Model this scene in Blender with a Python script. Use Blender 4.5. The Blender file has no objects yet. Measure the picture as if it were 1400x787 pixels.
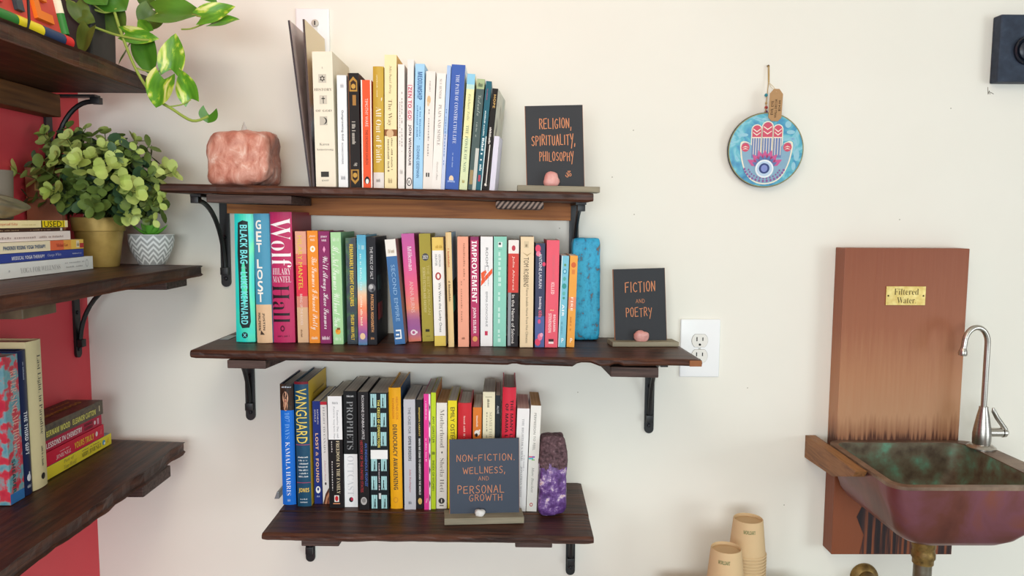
import bpy, bmesh, math, random
from mathutils import Vector, Matrix, noise, Euler

# ------------------------------------------------------------------ camera, world, lights, exposure
SC = bpy.context.scene
COL = SC.collection
F_PX, CX, CY = 1030.0, 700.0, 393.5
CAM = Vector((0, 0, 1.5))
YAW, PITCH, ROLL = math.radians(-0.55), math.radians(-5.2), math.radians(0.3)
fwd = Vector((-math.sin(YAW), math.cos(YAW), 0)); rgt = Vector((math.cos(YAW), math.sin(YAW), 0)); up0 = Vector((0, 0, 1))
f3 = fwd * math.cos(PITCH) + up0 * math.sin(PITCH); u2 = up0 * math.cos(PITCH) - fwd * math.sin(PITCH)
r3 = rgt * math.cos(ROLL) + u2 * math.sin(ROLL); u3 = u2 * math.cos(ROLL) - rgt * math.sin(ROLL)
cam_d = bpy.data.cameras.new('camera'); cam = bpy.data.objects.new('camera', cam_d); COL.objects.link(cam)
cam_d.sensor_fit = 'HORIZONTAL'; cam_d.sensor_width = 36; cam_d.lens = F_PX * 36 / 1400
cam_d.clip_start = 0.02
cam.matrix_world = Matrix((( r3.x, u3.x, -f3.x, CAM.x), (r3.y, u3.y, -f3.y, CAM.y), (r3.z, u3.z, -f3.z, CAM.z), (0, 0, 0, 1)))
SC.camera = cam

SC.view_settings.view_transform = 'Standard'
SC.view_settings.look = 'None'
SC.view_settings.exposure = -0.60
SC.view_settings.gamma = 1.0
SC.view_settings.use_curve_mapping = False

W = bpy.data.worlds.new('world'); SC.world = W; W.use_nodes = True
W.node_tree.nodes['Background'].inputs[0].default_value = (0.88, 0.96, 1.0, 1)
W.node_tree.nodes['Background'].inputs[1].default_value = 0.55

def area(name, loc, target, sx, sy, power, col):
    d = bpy.data.lights.new(name, 'AREA'); d.shape = 'RECTANGLE'; d.size = sx; d.size_y = sy; d.energy = power; d.color = col
    o = bpy.data.objects.new(name, d); COL.objects.link(o); o.location = loc
    o.rotation_euler = (Vector(target) - Vector(loc)).to_track_quat('-Z', 'Y').to_euler()
    return o
area('front_fill', (-0.3, -2.4, 1.5), (-0.5, 1.5, 1.3), 2.0, 1.0, 100, (0.87, 0.955, 1.0))  # added frontal fill, no known window; brightens the back wall and its left side
area('side_window_daylight', (4.4, -2.6, 1.1), (-0.85, 1.3, 1.15), 1.9, 1.8, 105, (0.87, 0.965, 1.0))
area('ceiling_lamp', (-0.1, -0.5, 2.75), (-0.4, 1.6, 1.75), 1.6, 0.6, 3, (1.0, 0.76, 0.40))
area('page_top_fill', (-0.3, -1.3, 2.6), (-0.3, 1.5, 1.1), 1.6, 0.6, 7, (1.0, 0.90, 0.74))  # added fill from high in front, no known lamp; brightens the book page tops
area('corner_lamp', (-0.1, 0.3, 2.25), (-0.85, 1.5, 1.45), 0.4, 0.4, 6.5, (1.0, 0.88, 0.70))

# ------------------------------------------------------------------ pixel -> place
def ray(px, py): return f3 * F_PX + r3 * (px - CX) - u3 * (py - CY)
def atY(px, py, Y): d = ray(px, py); return CAM + d * (Y / d.y)
def atX(px, py, X): d = ray(px, py); return CAM + d * (X / d.x)
def atZ(px, py, z): d = ray(px, py); return CAM + d * ((z - CAM.z) / d.z)
def at_plane(px, py, z0, s):                 # shelf top z = z0 - s*x
    d = ray(px, py); return CAM + d * ((z0 - CAM.z) / (d.z + s * d.x))

# ------------------------------------------------------------------ materials
def lin(c):
    if isinstance(c, str):
        c = c.lstrip('#'); c = [int(c[i:i + 2], 16) / 255 for i in (0, 2, 4)]
    return tuple((x / 12.92 if x <= 0.04045 else ((x + 0.055) / 1.055) ** 2.4) for x in c) + (1,)
_mc = {}
def base_mat(name):
    m = bpy.data.materials.new(name); m.use_nodes = True
    return m, m.node_tree, m.node_tree.nodes['Principled BSDF']
def pm(c, rough=0.5, spec=0.35, var=0.05, metal=0.0, scale=60, bump=0.0):
    k = (c if isinstance(c, str) else tuple(c), rough, spec, var, metal, scale, bump)
    if k in _mc: return _mc[k]
    m, nt, b = base_mat('paint_' + str(k[0]).replace('#', '')); L = lin(c)
    b.inputs['Roughness'].default_value = rough; b.inputs['Metallic'].default_value = metal
    b.inputs['Specular IOR Level'].default_value = spec
    if var or bump:
        tc = nt.nodes.new('ShaderNodeTexCoord'); n = nt.nodes.new('ShaderNodeTexNoise'); n.inputs['Scale'].default_value = scale
        n.inputs['Detail'].default_value = 4
        nt.links.new(tc.outputs['Object'], n.inputs['Vector'])
        mx = nt.nodes.new('ShaderNodeMix'); mx.data_type = 'RGBA'
        mx.inputs[6].default_value = tuple(x * (1 - var) for x in L[:3]) + (1,)
        mx.inputs[7].default_value = tuple(min(1, x * (1 + var) + var * .02) for x in L[:3]) + (1,)
        nt.links.new(n.outputs['Fac'], mx.inputs[0]); nt.links.new(mx.outputs[2], b.inputs['Base Color'])
        if bump:
            bp = nt.nodes.new('ShaderNodeBump'); bp.inputs['Strength'].default_value = bump; bp.inputs['Distance'].default_value = 0.002
            nt.links.new(n.outputs['Fac'], bp.inputs['Height']); nt.links.new(bp.outputs['Normal'], b.inputs['Normal'])
    else:
        b.inputs['Base Color'].default_value = L
    _mc[k] = m; return m
def ramp_mat(name, stops, scale=(1, 1, 1), noise_scale=8, detail=6, distort=0.0, rough=0.5, spec=0.35, metal=0.0, bump=0.0, bump_d=0.002, wave=None, rot=(0, 0, 0), gradient=None, nrough=0.5):
    """noise (or wave, or a straight run along an axis) through a colour ramp"""
    if name in _mc: return _mc[name]
    m, nt, b = base_mat(name)
    tc = nt.nodes.new('ShaderNodeTexCoord'); mp = nt.nodes.new('ShaderNodeMapping')
    mp.inputs['Scale'].default_value = scale; mp.inputs['Rotation'].default_value = rot
    nt.links.new(tc.outputs['Object'], mp.inputs['Vector'])
    if gradient:
        ax, z0, z1, nz = gradient
        sp = nt.nodes.new('ShaderNodeSeparateXYZ'); nt.links.new(tc.outputs['Object'], sp.inputs[0])
        mr = nt.nodes.new('ShaderNodeMapRange'); mr.inputs[1].default_value = z0; mr.inputs[2].default_value = z1
        nt.links.new(sp.outputs['XYZ'.index(ax)], mr.inputs[0])
        n = nt.nodes.new('ShaderNodeTexNoise'); n.inputs['Scale'].default_value = noise_scale; n.inputs['Detail'].default_value = detail; n.inputs['Roughness'].default_value = nrough
        nt.links.new(mp.outputs['Vector'], n.inputs['Vector'])
        ma = nt.nodes.new('ShaderNodeMath'); ma.operation = 'MULTIPLY_ADD'
        nt.links.new(n.outputs['Fac'], ma.inputs[0]); ma.inputs[1].default_value = nz; nt.links.new(mr.outputs[0], ma.inputs[2])
        mb_ = nt.nodes.new('ShaderNodeMath'); mb_.operation = 'SUBTRACT'; nt.links.new(ma.outputs[0], mb_.inputs[0]); mb_.inputs[1].default_value = nz / 2
        fac = mb_.outputs[0]; hgt = n.outputs['Fac']
    elif wave:
        n = nt.nodes.new('ShaderNodeTexWave'); n.wave_type = 'BANDS'; n.bands_direction = wave
        n.inputs['Scale'].default_value = noise_scale; n.inputs['Distortion'].default_value = distort; n.inputs['Detail'].default_value = detail
        nt.links.new(mp.outputs['Vector'], n.inputs['Vector']); fac = hgt = n.outputs['Fac']
    else:
        n = nt.nodes.new('ShaderNodeTexNoise'); n.inputs['Scale'].default_value = noise_scale; n.inputs['Detail'].default_value = detail; n.inputs['Roughness'].default_value = nrough
        n.inputs['Distortion'].default_value = distort
        nt.links.new(mp.outputs['Vector'], n.inputs['Vector']); fac = hgt = n.outputs['Fac']
    cr = nt.nodes.new('ShaderNodeValToRGB')
    while len(cr.color_ramp.elements) < len(stops): cr.color_ramp.elements.new(0.5)
    for e, (p, c) in zip(cr.color_ramp.elements, stops): e.position = p; e.color = lin(c)
    nt.links.new(fac, cr.inputs[0]); nt.links.new(cr.outputs[0], b.inputs['Base Color'])
    b.inputs['Roughness'].default_value = rough; b.inputs['Specular IOR Level'].default_value = spec; b.inputs['Metallic'].default_value = metal
    if bump:
        bp = nt.nodes.new('ShaderNodeBump'); bp.inputs['Strength'].default_value = bump; bp.inputs['Distance'].default_value = bump_d
        nt.links.new(hgt, bp.inputs['Height']); nt.links.new(bp.outputs['Normal'], b.inputs['Normal'])
    _mc[name] = m; return m

M_WALL = ramp_mat('plaster_offwhite', [(0.3, '#ebe7dc'), (0.7, '#f0ece2')], noise_scale=2.5, rough=0.75, spec=0.15, bump=0.12, bump_d=0.001)
M_RED = ramp_mat('plaster_red', [(0.3, '#da454f'), (0.7, '#e04d55')], noise_scale=4, rough=0.5, spec=0.3, bump=0.1, bump_d=0.001)
M_SHELF = ramp_mat('dark_stained_wood', [(0.25, '#1c0f0b'), (0.45, '#3a2017'), (0.6, '#55301f'), (0.8, '#2b1710')], scale=(3, 45, 45), noise_scale=2.2, detail=8, distort=0.6, rough=0.46, spec=0.32, bump=0.6, bump_d=0.002)
M_SHELF_Y = ramp_mat('dark_stained_wood_lengthwise', [(0.25, '#1c0f0b'), (0.45, '#3a2017'), (0.6, '#55301f'), (0.8, '#2b1710')], scale=(45, 3, 45), noise_scale=2.2, detail=8, distort=0.6, rough=0.46, spec=0.32, bump=0.6, bump_d=0.002)
M_CLEAT = ramp_mat('grey_brown_rough_wood', [(0.3, '#2c1d18'), (0.6, '#54403a'), (0.8, '#3a2620')], scale=(4, 40, 60), noise_scale=3, detail=8, rough=0.6, bump=0.5)
M_DIAG = ramp_mat('diagonal_grain_wood', [(0.3, '#2a1d1a'), (0.7, '#87746a')], scale=(1, 1, 1), rot=(0, math.radians(-38), 0), noise_scale=42, distort=1.5, detail=3, wave='X', rough=0.6)
M_LEDGER = ramp_mat('warm_brown_board', [(0.2, '#6a3a1c'), (0.5, '#a4622f'), (0.8, '#c07c40')], scale=(3, 50, 50), noise_scale=2, detail=8, distort=0.5, rough=0.55, bump=0.25)
M_IRON = pm('#121214', 0.42, 0.5, 0.2)
M_PAGES = ramp_mat('page_edges', [(0.3, '#d6ccbf'), (0.7, '#efe8dc')], scale=(900, 3, 3), noise_scale=1, detail=2, rough=0.9, spec=0.1)
M_PAGES_TAN = ramp_mat('page_edges_tan', [(0.3, '#c49a6c'), (0.7, '#dcb488')], scale=(900, 3, 3), noise_scale=1, detail=2, rough=0.9, spec=0.1)
M_PAGES_PINK = ramp_mat('page_edges_rosy', [(0.3, '#d8b6ae'), (0.7, '#ecd2ca')], scale=(900, 3, 3), noise_scale=1, detail=2, rough=0.9, spec=0.1)
M_STEEL = ramp_mat('brushed_steel', [(0.3, '#a9a39b'), (0.7, '#c6c0b8')], scale=(4, 4, 200), noise_scale=3, metal=1.0, rough=0.3, spec=0.5)
M_BRASS = ramp_mat('old_brass', [(0.3, '#6a5230'), (0.55, '#927643'), (0.75, '#4c3b24')], noise_scale=60, metal=0.7, rough=0.48)
M_SIGNWOOD = ramp_mat('greyish_wood', [(0.3, '#7c7563'), (0.7, '#9a917c')], scale=(4, 40, 40), noise_scale=3, detail=6, rough=0.7)

# ------------------------------------------------------------------ mesh helpers
class MB:
    def __init__(s): s.v = []; s.f = []; s.m = []
    def add(s, vs, fs, mi=0):
        o = len(s.v); s.v += [Vector(p) for p in vs]
        for i, f in enumerate(fs):
            s.f.append([o + k for k in f]); s.m.append(mi if not isinstance(mi, (list, tuple)) else mi[i])
        return s
    def box(s, lo, hi, mi=0, bevel=0.0, seg=2, M=None):
        x0, y0, z0 = lo; x1, y1, z1 = hi
        vs = [(x0, y0, z0), (x1, y0, z0), (x1, y1, z0), (x0, y1, z0), (x0, y0, z1), (x1, y0, z1), (x1, y1, z1), (x0, y1, z1)]
        fs = [(0, 3, 2, 1), (4, 5, 6, 7), (0, 1, 5, 4), (1, 2, 6, 5), (2, 3, 7, 6), (3, 0, 4, 7)]
        return s.solid(vs, fs, mi, bevel, seg, M)
    def solid(s, vs, fs, mi=0, bevel=0.0, seg=2, M=None):
        if bevel:
            bm = bmesh.new(); bv = [bm.verts.new(p) for p in vs]
            for f in fs: bm.faces.new([bv[i] for i in f])
            bmesh.ops.bevel(bm, geom=bm.edges[:], offset=bevel, segments=seg, affect='EDGES', profile=0.6)
            bm.verts.index_update(); vs = [v.co.copy() for v in bm.verts]; fs = [[v.index for v in f.verts] for f in bm.faces]; bm.free()
        if M is not None: vs = [M @ Vector(p) for p in vs]
        return s.add(vs, fs, mi)
    def prism(s, poly, axis, a, b, mi=0, bevel=0.0):
        """poly in the two other axes (in xyz order), extruded along axis from a to b"""
        def p3(p, t):
            q = list(p); q.insert('xyz'.index(axis), t); return tuple(q)
        n = len(poly); vs = [p3(p, a) for p in poly] + [p3(p, b) for p in poly]
        fs = [list(range(n))[::-1], list(range(n, 2 * n))] + [(i, (i + 1) % n, n + (i + 1) % n, n + i) for i in range(n)]
        return s.solid(vs, fs, mi, bevel)
    def tube(s, pts, r, seg=8, mi=0, cap=True):
        pts = [Vector(p) for p in pts]; n = len(pts); rs = r if isinstance(r, (list, tuple)) else [r] * n
        vs = []; prev = None
        for i, p in enumerate(pts):
            t = (pts[min(i + 1, n - 1)] - pts[max(i - 1, 0)]).normalized()
            if prev is None: a = t.orthogonal().normalized()
            else:
                a = prev - t * prev.dot(t); a = a.normalized() if a.length > 1e-6 else t.orthogonal().normalized()
            prev = a; b = t.cross(a)
            for k in range(seg):
                an = 2 * math.pi * k / seg; vs.append(p + (a * math.cos(an) + b * math.sin(an)) * rs[i])
        fs = [(i * seg + k, i * seg + (k + 1) % seg, (i + 1) * seg + (k + 1) % seg, (i + 1) * seg + k) for i in range(n - 1) for k in range(seg)]
        if cap: fs += [list(range(seg))[::-1], list(range((n - 1) * seg, n * seg))]
        return s.add(vs, fs, mi)
    def lathe(s, prof, c=(0, 0, 0), seg=32, mi=0, M=None, close=True):
        """prof: (radius, height) from bottom to top around z"""
        vs = []; n = len(prof)
        for r, z in prof:
            for k in range(seg):
                a = 2 * math.pi * k / seg; vs.append(Vector((r * math.cos(a), r * math.sin(a), z)))
        fs = [(i * seg + k, i * seg + (k + 1) % seg, (i + 1) * seg + (k + 1) % seg, (i + 1) * seg + k) for i in range(n - 1) for k in range(seg)]
        if close: fs += [list(range(seg))[::-1], list(range((n - 1) * seg, n * seg))]
        if M is not None: vs = [M @ v for v in vs]
        vs = [v + Vector(c) for v in vs]
        return s.add(vs, fs, mi)
    def build(s, name, mats, parent=None, smooth=False, world=True, angle=35):
        me = bpy.data.meshes.new(name)
        vs = s.v
        if parent is not None and world:
            Mi = ROOT[parent.name].inverted(); vs = [Mi @ p for p in vs]
        me.from_pydata([tuple(p) for p in vs], [], s.f); me.update()
        mats = mats if isinstance(mats, (list, tuple)) else [mats]
        for m in mats: me.materials.append(m)
        for p, mi in zip(me.polygons, s.m): p.material_index = mi; p.use_smooth = smooth
        if smooth:
            try: me.set_sharp_from_angle(angle=math.radians(angle))
            except Exception: pass
        o = bpy.data.objects.new(name, me); COL.objects.link(o)
        if parent is not None: o.parent = parent
        ROOT[o.name] = ROOT[parent.name] if parent is not None else Matrix.Identity(4)
        return o
ROOT = {}
def tag(o, label, cat, group=None, kind=None):
    if label: o['label'] = label
    if cat: o['category'] = cat
    if group: o['group'] = group
    if kind: o['kind'] = kind
    return o
def thing(name, label, cat, loc=(0, 0, 0), group=None, M=None):
    o = bpy.data.objects.new(name, None); COL.objects.link(o); o.empty_display_size = 0.02
    MM = M if M is not None else Matrix.Translation(Vector(loc))
    o.matrix_world = MM; ROOT[o.name] = MM.copy()
    return tag(o, label, cat, group)
def struct(o): o['kind'] = 'structure'; return o

def rock_mesh(mb, c, dims, ex=3.0, amp=0.004, freq=25, seed=0, sub=4, mi=0, M=None, shape=None):
    bm = bmesh.new(); bmesh.ops.create_icosphere(bm, subdivisions=sub, radius=1.0)
    vs = []
    for v in bm.verts:
        d = v.co.normalized(); k = (abs(d.x) ** ex + abs(d.y) ** ex + abs(d.z) ** ex) ** (-1 / ex)
        p = Vector((d.x * k * dims[0] / 2, d.y * k * dims[1] / 2, d.z * k * dims[2] / 2))
        if shape: p = shape(p)
        nz = noise.fractal(p * freq + Vector((seed * 7.3, seed * 3.1, seed)), 1.0, 2.0, 4)
        p += d * nz * amp
        vs.append((M @ p if M is not None else p) + Vector(c))
    bm.verts.index_update(); fs = [[v.index for v in f.verts] for f in bm.faces]; bm.free()
    mb.add(vs, fs, mi)

# ------------------------------------------------------------------ lettering
def stylize(s, style):
    if style == 'n': return s
    base = {'s': (0x1D400, 0x1D41A, 0x1D7CE), 'i': (0x1D434, 0x1D44E, None), 'c': (0x1D4D0, 0x1D4EA, None), 'b': (0x1D5D4, 0x1D5EE, 0x1D7EC),
            'm': (0x1D670, 0x1D68A, 0x1D7F6), 't': (0x1D63C, 0x1D656, 0x1D7EC)}[style]
    out = ''
    for ch in s:
        if style == 'i' and ch == 'h': out += '\u210e'
        elif 'A' <= ch <= 'Z': out += chr(base[0] + ord(ch) - 65)
        elif 'a' <= ch <= 'z': out += chr(base[1] + ord(ch) - 97)
        elif '0' <= ch <= '9' and base[2]: out += chr(base[2] + ord(ch) - 48)
        else: out += ch
    return out
_tc = {}
def text_geo(s, style='n', spacing=1.0):
    k = (s, style, spacing)
    if k in _tc: return _tc[k]
    c = bpy.data.curves.new('lettering', 'FONT'); c.body = stylize(s, style); c.resolution_u = 2; c.space_character = spacing
    c.offset = {'s': -0.013, 'c': -0.004}.get(style, 0.0)
    o = bpy.data.objects.new('lettering', c); COL.objects.link(o)
    dg = bpy.context.evaluated_depsgraph_get(); dg.update()
    me = bpy.data.meshes.new_from_object(o.evaluated_get(dg))
    vs = [v.co.copy() for v in me.vertices]; fs = [list(p.vertices) for p in me.polygons]
    bpy.data.objects.remove(o); bpy.data.curves.remove(c); bpy.data.meshes.remove(me)
    x0 = min(v.x for v in vs); x1 = max(v.x for v in vs); y0 = min(v.y for v in vs); y1 = max(v.y for v in vs)
    _tc[k] = ([((v.x - x0) / (x1 - x0), (v.y - y0) / max(y1 - y0, 1e-6)) for v in vs], fs, (x1 - x0) / max(y1 - y0, 1e-6))
    return _tc[k]
def dash_geo(seed, rows=1, n=18):
    """print too small to read: little separate ticks of ink"""
    rd = random.Random(seed); vs = []; fs = []
    for r in range(rows):
        x = 0.0; y0 = r / rows; y1 = y0 + 0.72 / rows
        while x < 0.99:
            w = rd.uniform(0.35, 0.8) / n
            if rd.random() > 0.14:
                yy = y1 if rd.random() < 0.4 else y0 + (y1 - y0) * 0.72
                o = len(vs); vs += [(x, y0), (min(1, x + w), y0), (min(1, x + w), yy), (x, yy)]; fs.append([o, o + 1, o + 2, o + 3])
            x += w + 0.3 / n
    return vs, fs, 1
# hand-drawn capitals as strokes (x 0..1, y 0..1)
STROKES = {
 'A': [[(0, 0), (.5, 1), (1, 0)], [(.2, .38), (.85, .42)]], 'C': [[(.95, .85), (.6, 1), (.2, .85), (0, .5), (.2, .12), (.6, 0), (1, .12)]],
 'D': [[(.05, 1), (.05, 0), (.55, .05), (.95, .35), (.9, .7), (.5, .95), (.05, 1)]], 'E': [[(.95, 1), (.05, .95), (.05, .0), (1, .03)], [(.05, .5), (.8, .52)]],
 'F': [[(1, 1), (.05, .95), (.05, 0)], [(.05, .52), (.8, .55)]], 'G': [[(.9, .9), (.5, 1), (.1, .75), (0, .35), (.3, 0), (.8, .05), (.95, .4), (.55, .4)]],
 'H': [[(.05, 1), (.05, 0)], [(.95, 1), (.95, 0)], [(.05, .5), (.95, .55)]], 'I': [[(.5, 1), (.5, 0)]], 'L': [[(.1, 1), (.1, .02), (1, .0)]],
 'N': [[(.05, 0), (.05, 1), (.9, .02), (.95, 1)]], 'O': [[(.5, 1), (.12, .85), (0, .45), (.25, .03), (.65, 0), (.98, .4), (.85, .85), (.5, 1)]],
 'P': [[(.1, 0), (.1, 1), (.75, .95), (.95, .72), (.7, .5), (.1, .45)]], 'R': [[(.1, 0), (.1, 1), (.75, .95), (.92, .72), (.6, .52), (.1, .48)], [(.45, .5), (1, 0)]],
 'S': [[(.9, .88), (.5, 1), (.1, .8), (.35, .55), (.8, .42), (.9, .15), (.5, 0), (.05, .12)]], 'T': [[(0, .97), (1, 1)], [(.5, 1), (.5, 0)]],
 'U': [[(.05, 1), (.08, .25), (.4, 0), (.8, .12), (.93, 1)]], 'W': [[(0, 1), (.25, 0), (.5, .75), (.75, 0), (1, 1)]], 'Y': [[(0, 1), (.45, .5)], [(1, 1), (.35, -.35)]],
 ',': [[(.5, .08), (.2, -.25)]], '.': [[(.3, .0), (.55, .06)]], '-': [[(.05, .48), (.95, .5)]],
}
def hand_geo(s, seed=1, wfrac=0.12, aspect=6.0):
    rd = random.Random(seed); adv = []; x = 0
    for ch in s:
        w = {'I': .28, ',': .25, '.': .25, '-': .5, ' ': .5, 'W': 1.05, 'M': 1.1}.get(ch, .72); adv.append((ch, x, w)); x += w + .28
    tot = x - .28; vs = []; fs = []; lw = wfrac / 2
    # letter height 1; x unit stretched so that the whole line keeps the aspect asked for
    sx = aspect / tot
    for ch, x0, w in adv:
        dy = rd.uniform(-.05, .05); sc = rd.uniform(.92, 1.08)
        for st in STROKES.get(ch, []):
            pts = [Vector(((x0 + px * w) * sx, py * sc + dy, 0)) for px, py in st]
            for a, b in zip(pts, pts[1:]):
                d = (b - a).normalized(); n = Vector((-d.y, d.x, 0)) * lw; e = d * lw * .6
                o = len(vs); vs += [a - e + n, a - e - n, b + e - n, b + e + n]; fs.append([o, o + 1, o + 2, o + 3])
    return [(v.x / aspect, v.y) for v in vs], fs, aspect
def place_geo(geo, fn, name, mat, parent, cuts=None):
    vs, fs, _ = geo
    mb = MB()
    if cuts:
        bm = bmesh.new(); bv = [bm.verts.new((x, y, 0)) for x, y in vs]
        for f in fs:
            try: bm.faces.new([bv[i] for i in f])
            except ValueError: pass
        for ax, t in cuts:
            no = (1, 0, 0) if ax == 'x' else (0, 1, 0); co = (t, 0, 0) if ax == 'x' else (0, t, 0)
            bmesh.ops.bisect_plane(bm, geom=bm.verts[:] + bm.edges[:] + bm.faces[:], plane_co=co, plane_no=no)
        bm.verts.index_update(); vs = [(v.co.x, v.co.y) for v in bm.verts]; fs = [[v.index for v in f.verts] for f in bm.faces]; bm.free()
    mb.add([fn(x, y) for x, y in vs], fs)
    return mb.build(name, mat, parent, world=False)

# ------------------------------------------------------------------ the room
def quad(name, pts, mat):
    m = MB(); m.add(pts, [(0, 1, 2, 3)]); return struct(m.build(name, mat))
WX, WY = -0.887, 1.6
m = MB(); m.box((WX - .1, WY, 0), (5.0, WY + .1, 2.9)); struct(m.build('wall_back', M_WALL))
m = MB(); m.box((WX - .1, .25, 0), (WX, WY, 2.9)); struct(m.build('wall_left', M_RED))
m = MB(); m.box((-3.0, -2.6, -.1), (5.0, WY + .1, 0))
struct(m.build('floor', ramp_mat('floor_boards', [(0.3, '#aaaca8'), (0.7, '#bcbeba')], scale=(20, 2, 1), noise_scale=3, rough=0.45)))
m = MB(); m.box((-3.0, -2.6, 2.9), (5.0, WY + .1, 3.0)); struct(m.build('ceiling', pm('#efeade', 0.8, 0.1, 0.02)))
# pale sliver of white paint in the corner, and small pencil marks and pin holes on the wall
mk = MB()
for px, py in ((866, 178), (837, 242), (867, 293), (765, 312), (1300, 148), (720, 545), (1022, 530), (790, 536), (1072, 690), (1230, 300), (930, 480), (1018, 747)):
    p = atY(px, py, WY); mk.lathe([(0.0011, 0), (0.0008, .0006)], seg=7, M=Matrix.Rotation(math.pi / 2, 4, 'X'), c=p)
mk.build('pin_hole_marks', pm('#8d8474', 0.9, 0.1)); o = bpy.data.objects['pin_hole_marks']; o.name = 'trim_1'; struct(o)
mk = MB()
for a, b in (((1350.5, 119), (1350.8, 129)), ((1350.8, 129), (1352.5, 124)), ((1352.5, 124), (1353.5, 129)), ((1354, 126), (1358.5, 128.5))):
    mk.tube([atY(*a, WY), atY(*b, WY)], 0.0006, 5)
mk.build('trim_2', pm('#6e665a', 0.9, 0.1)); struct(bpy.data.objects['trim_2'])

# ------------------------------------------------------------------ boards with worn edges
def board(mb, x0, x1, y0f, y1, z0f, t, n=70, amp=0.0025, seed=0, notch=None, axis='x', x0b=None, x1b=None, mi=0):
    """length runs x0..x1; y0f(x) is the worn front edge, y1 the back; z0f(x) top. axis 'y' swaps the ends into depth"""
    x0b = x0 if x0b is None else x0b; x1b = x1 if x1b is None else x1b
    prof_n = 12; vs = []
    for i in range(n + 1):
        a = i / n
        e = 1 - min(1, min(a, 1 - a) * n / 1.0) * 1.0
        X = x0 + (x1 - x0) * a; XB = x0b + (x1b - x0b) * a
        j = lambda k, f=9.0: noise.fractal(Vector((X * f, k * 3.7 + seed * 11.3, seed)), 1.0, 2.0, 4)
        yf = y0f(X) + j(1) * amp * 1.6; zt = z0f(X) + j(2, 5) * amp * .25; zb = zt - t + j(3, 7) * amp * .6
        if notch: yf, zb = notch(X, yf, zb, zt)
        r = min(0.004, t * .25)
        ring = [(X, yf, zb + r), (X, yf - j(4, 30) * amp * .5, (zt + zb) / 2), (X, yf + j(5, 24) * amp * .3, zt - r), (X, yf + r, zt)]
        for q in (0.25, 0.5, 0.75): ring.append((X + (XB - X) * q, yf + (y1 - yf) * q, zt + j(6 + q, 6) * amp * .15))
        ring += [(XB, y1, zt), (XB, y1, zb)]
        for q in (0.66, 0.33): ring.append((X + (XB - X) * q, yf + (y1 - yf) * q, zb))
        ring.append((X, yf + r, zb))
        if e > 0.5: ring = [(p[0], p[1], (p[2] - (zt + zb) / 2) * .8 + (zt + zb) / 2) for p in ring]
        vs += ring
    if axis == 'y': vs = [(p[1], p[0], p[2]) for p in vs]
    R_ = prof_n
    fs = [(i * R_ + k, i * R_ + (k + 1) % R_, (i + 1) * R_ + (k + 1) % R_, (i + 1) * R_ + k) for i in range(n) for k in range(R_)]
    fs += [list(range(R_))[::-1], list(range(n * R_, (n + 1) * R_))]
    if axis == 'y': fs = [f[::-1] for f in fs]
    mb.add(vs, [f[::-1] for f in fs], mi)

def bracket(root, loc, rotz, drop, arm=0.15, wid=0.02):
    """iron bracket: flat bar down the wall, arm under the shelf, bowed brace; local -Y points into the room"""
    M = Matrix.Translation(Vector(loc)) @ Matrix.Rotation(rotz, 4, 'Z')
    b = MB(); w = wid / 2
    pl = [(-w, 0), (w, 0), (w, -drop + w)] + [(w * math.cos(a), -drop + w + w * math.sin(a)) for a in [-math.pi * k / 8 for k in range(1, 8)]] + [(-w, -drop + w)]
    pr = MB(); pr.prism(pl, 'y', -0.005, 0.0); b.add([M @ v for v in pr.v], pr.f)
    pr = MB(); pr.box((-w, -arm, -0.0045), (w, 0, 0)); b.add([M @ v for v in pr.v], pr.f)
    o = b.build('bracket', M_IRON, root)
    pts = []
    for k in range(15):
        a = k / 14 * math.pi / 2
        pts.append((0, -0.008 - (arm - 0.02) * (1 - math.cos(a)), -0.012 - (drop * .78) * (1 - math.sin(a)) ))
    br = MB(); br.tube([M @ Vector(p) for p in pts], 0.0048, 8)
    q = MB(); q.box((-0.0075, -arm - .006, -0.017), (0.0075, -arm + .012, -0.0042), bevel=0.0015); br.add([M @ v for v in q.v], q.f)
    q = MB(); q.box((-0.008, -0.016, -drop * .8 - .012), (0.008, -0.004, -drop * .8 + .004), bevel=0.0015); br.add([M @ v for v in q.v], q.f)
    br.build('brace', M_IRON, o, smooth=True)
    for zz in (-drop + 0.018, -drop * .45):
        s = MB(); s.lathe([(0.0045, 0), (0.0045, .0015), (0.003, .0028), (0.0006, .0030)], seg=14, M=M @ Matrix.Translation((0, -0.005, zz)) @ Matrix.Rotation(math.pi / 2, 4, 'X'))
        s.build('screw', pm('#2a2a2e', 0.3, 0.6, 0.1, 0.6), o, smooth=True)
    return o

S1, S2, S3 = (1.5525, .0164), (1.2524, .0165), (0.929, .0113)
zf = lambda S: (lambda x: S[0] - S[1] * x)
# top shelf
sh = thing('wall_shelf', 'dark stained wooden wall shelf, topmost of the three in the middle of the wall', 'shelf', (-0.237, WY, 1.556), 'dark wooden wall shelves on the cream wall')
m = MB(); board(m, -0.634, 0.163, lambda x: 1.40, WY - .001, zf(S1), 0.0165, seed=1); m.build('shelf_board', M_SHELF, sh)
m = MB(); m.box((-0.578, 1.578, 1.500), (0.137, 1.5995, 1.5415), bevel=.001); 
for v in m.v: v.z -= 0.0164 * v.x
m.build('ledger', M_LEDGER, sh)
def cleat(root, pts, y0, y1, z0, z1, S, mat=None, bevel=.002):
    c = MB(); c.prism(pts, 'z', z0, z1, bevel=bevel)
    for v in c.v: v.z += S[0] - S[1] * v.x
    c.build('cleat', mat or M_CLEAT, root)
cleat(sh, [(-.552, 1.405), (-.395, 1.405), (-.40, 1.57), (-.552, 1.57)], 0, 0, -.0335, -.018, S1)
cleat(sh, [(-.018, 1.408), (.072, 1.408), (.072, 1.52), (-.018, 1.52)], 0, 0, -.033, -.018, S1, M_DIAG, .005)
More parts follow.
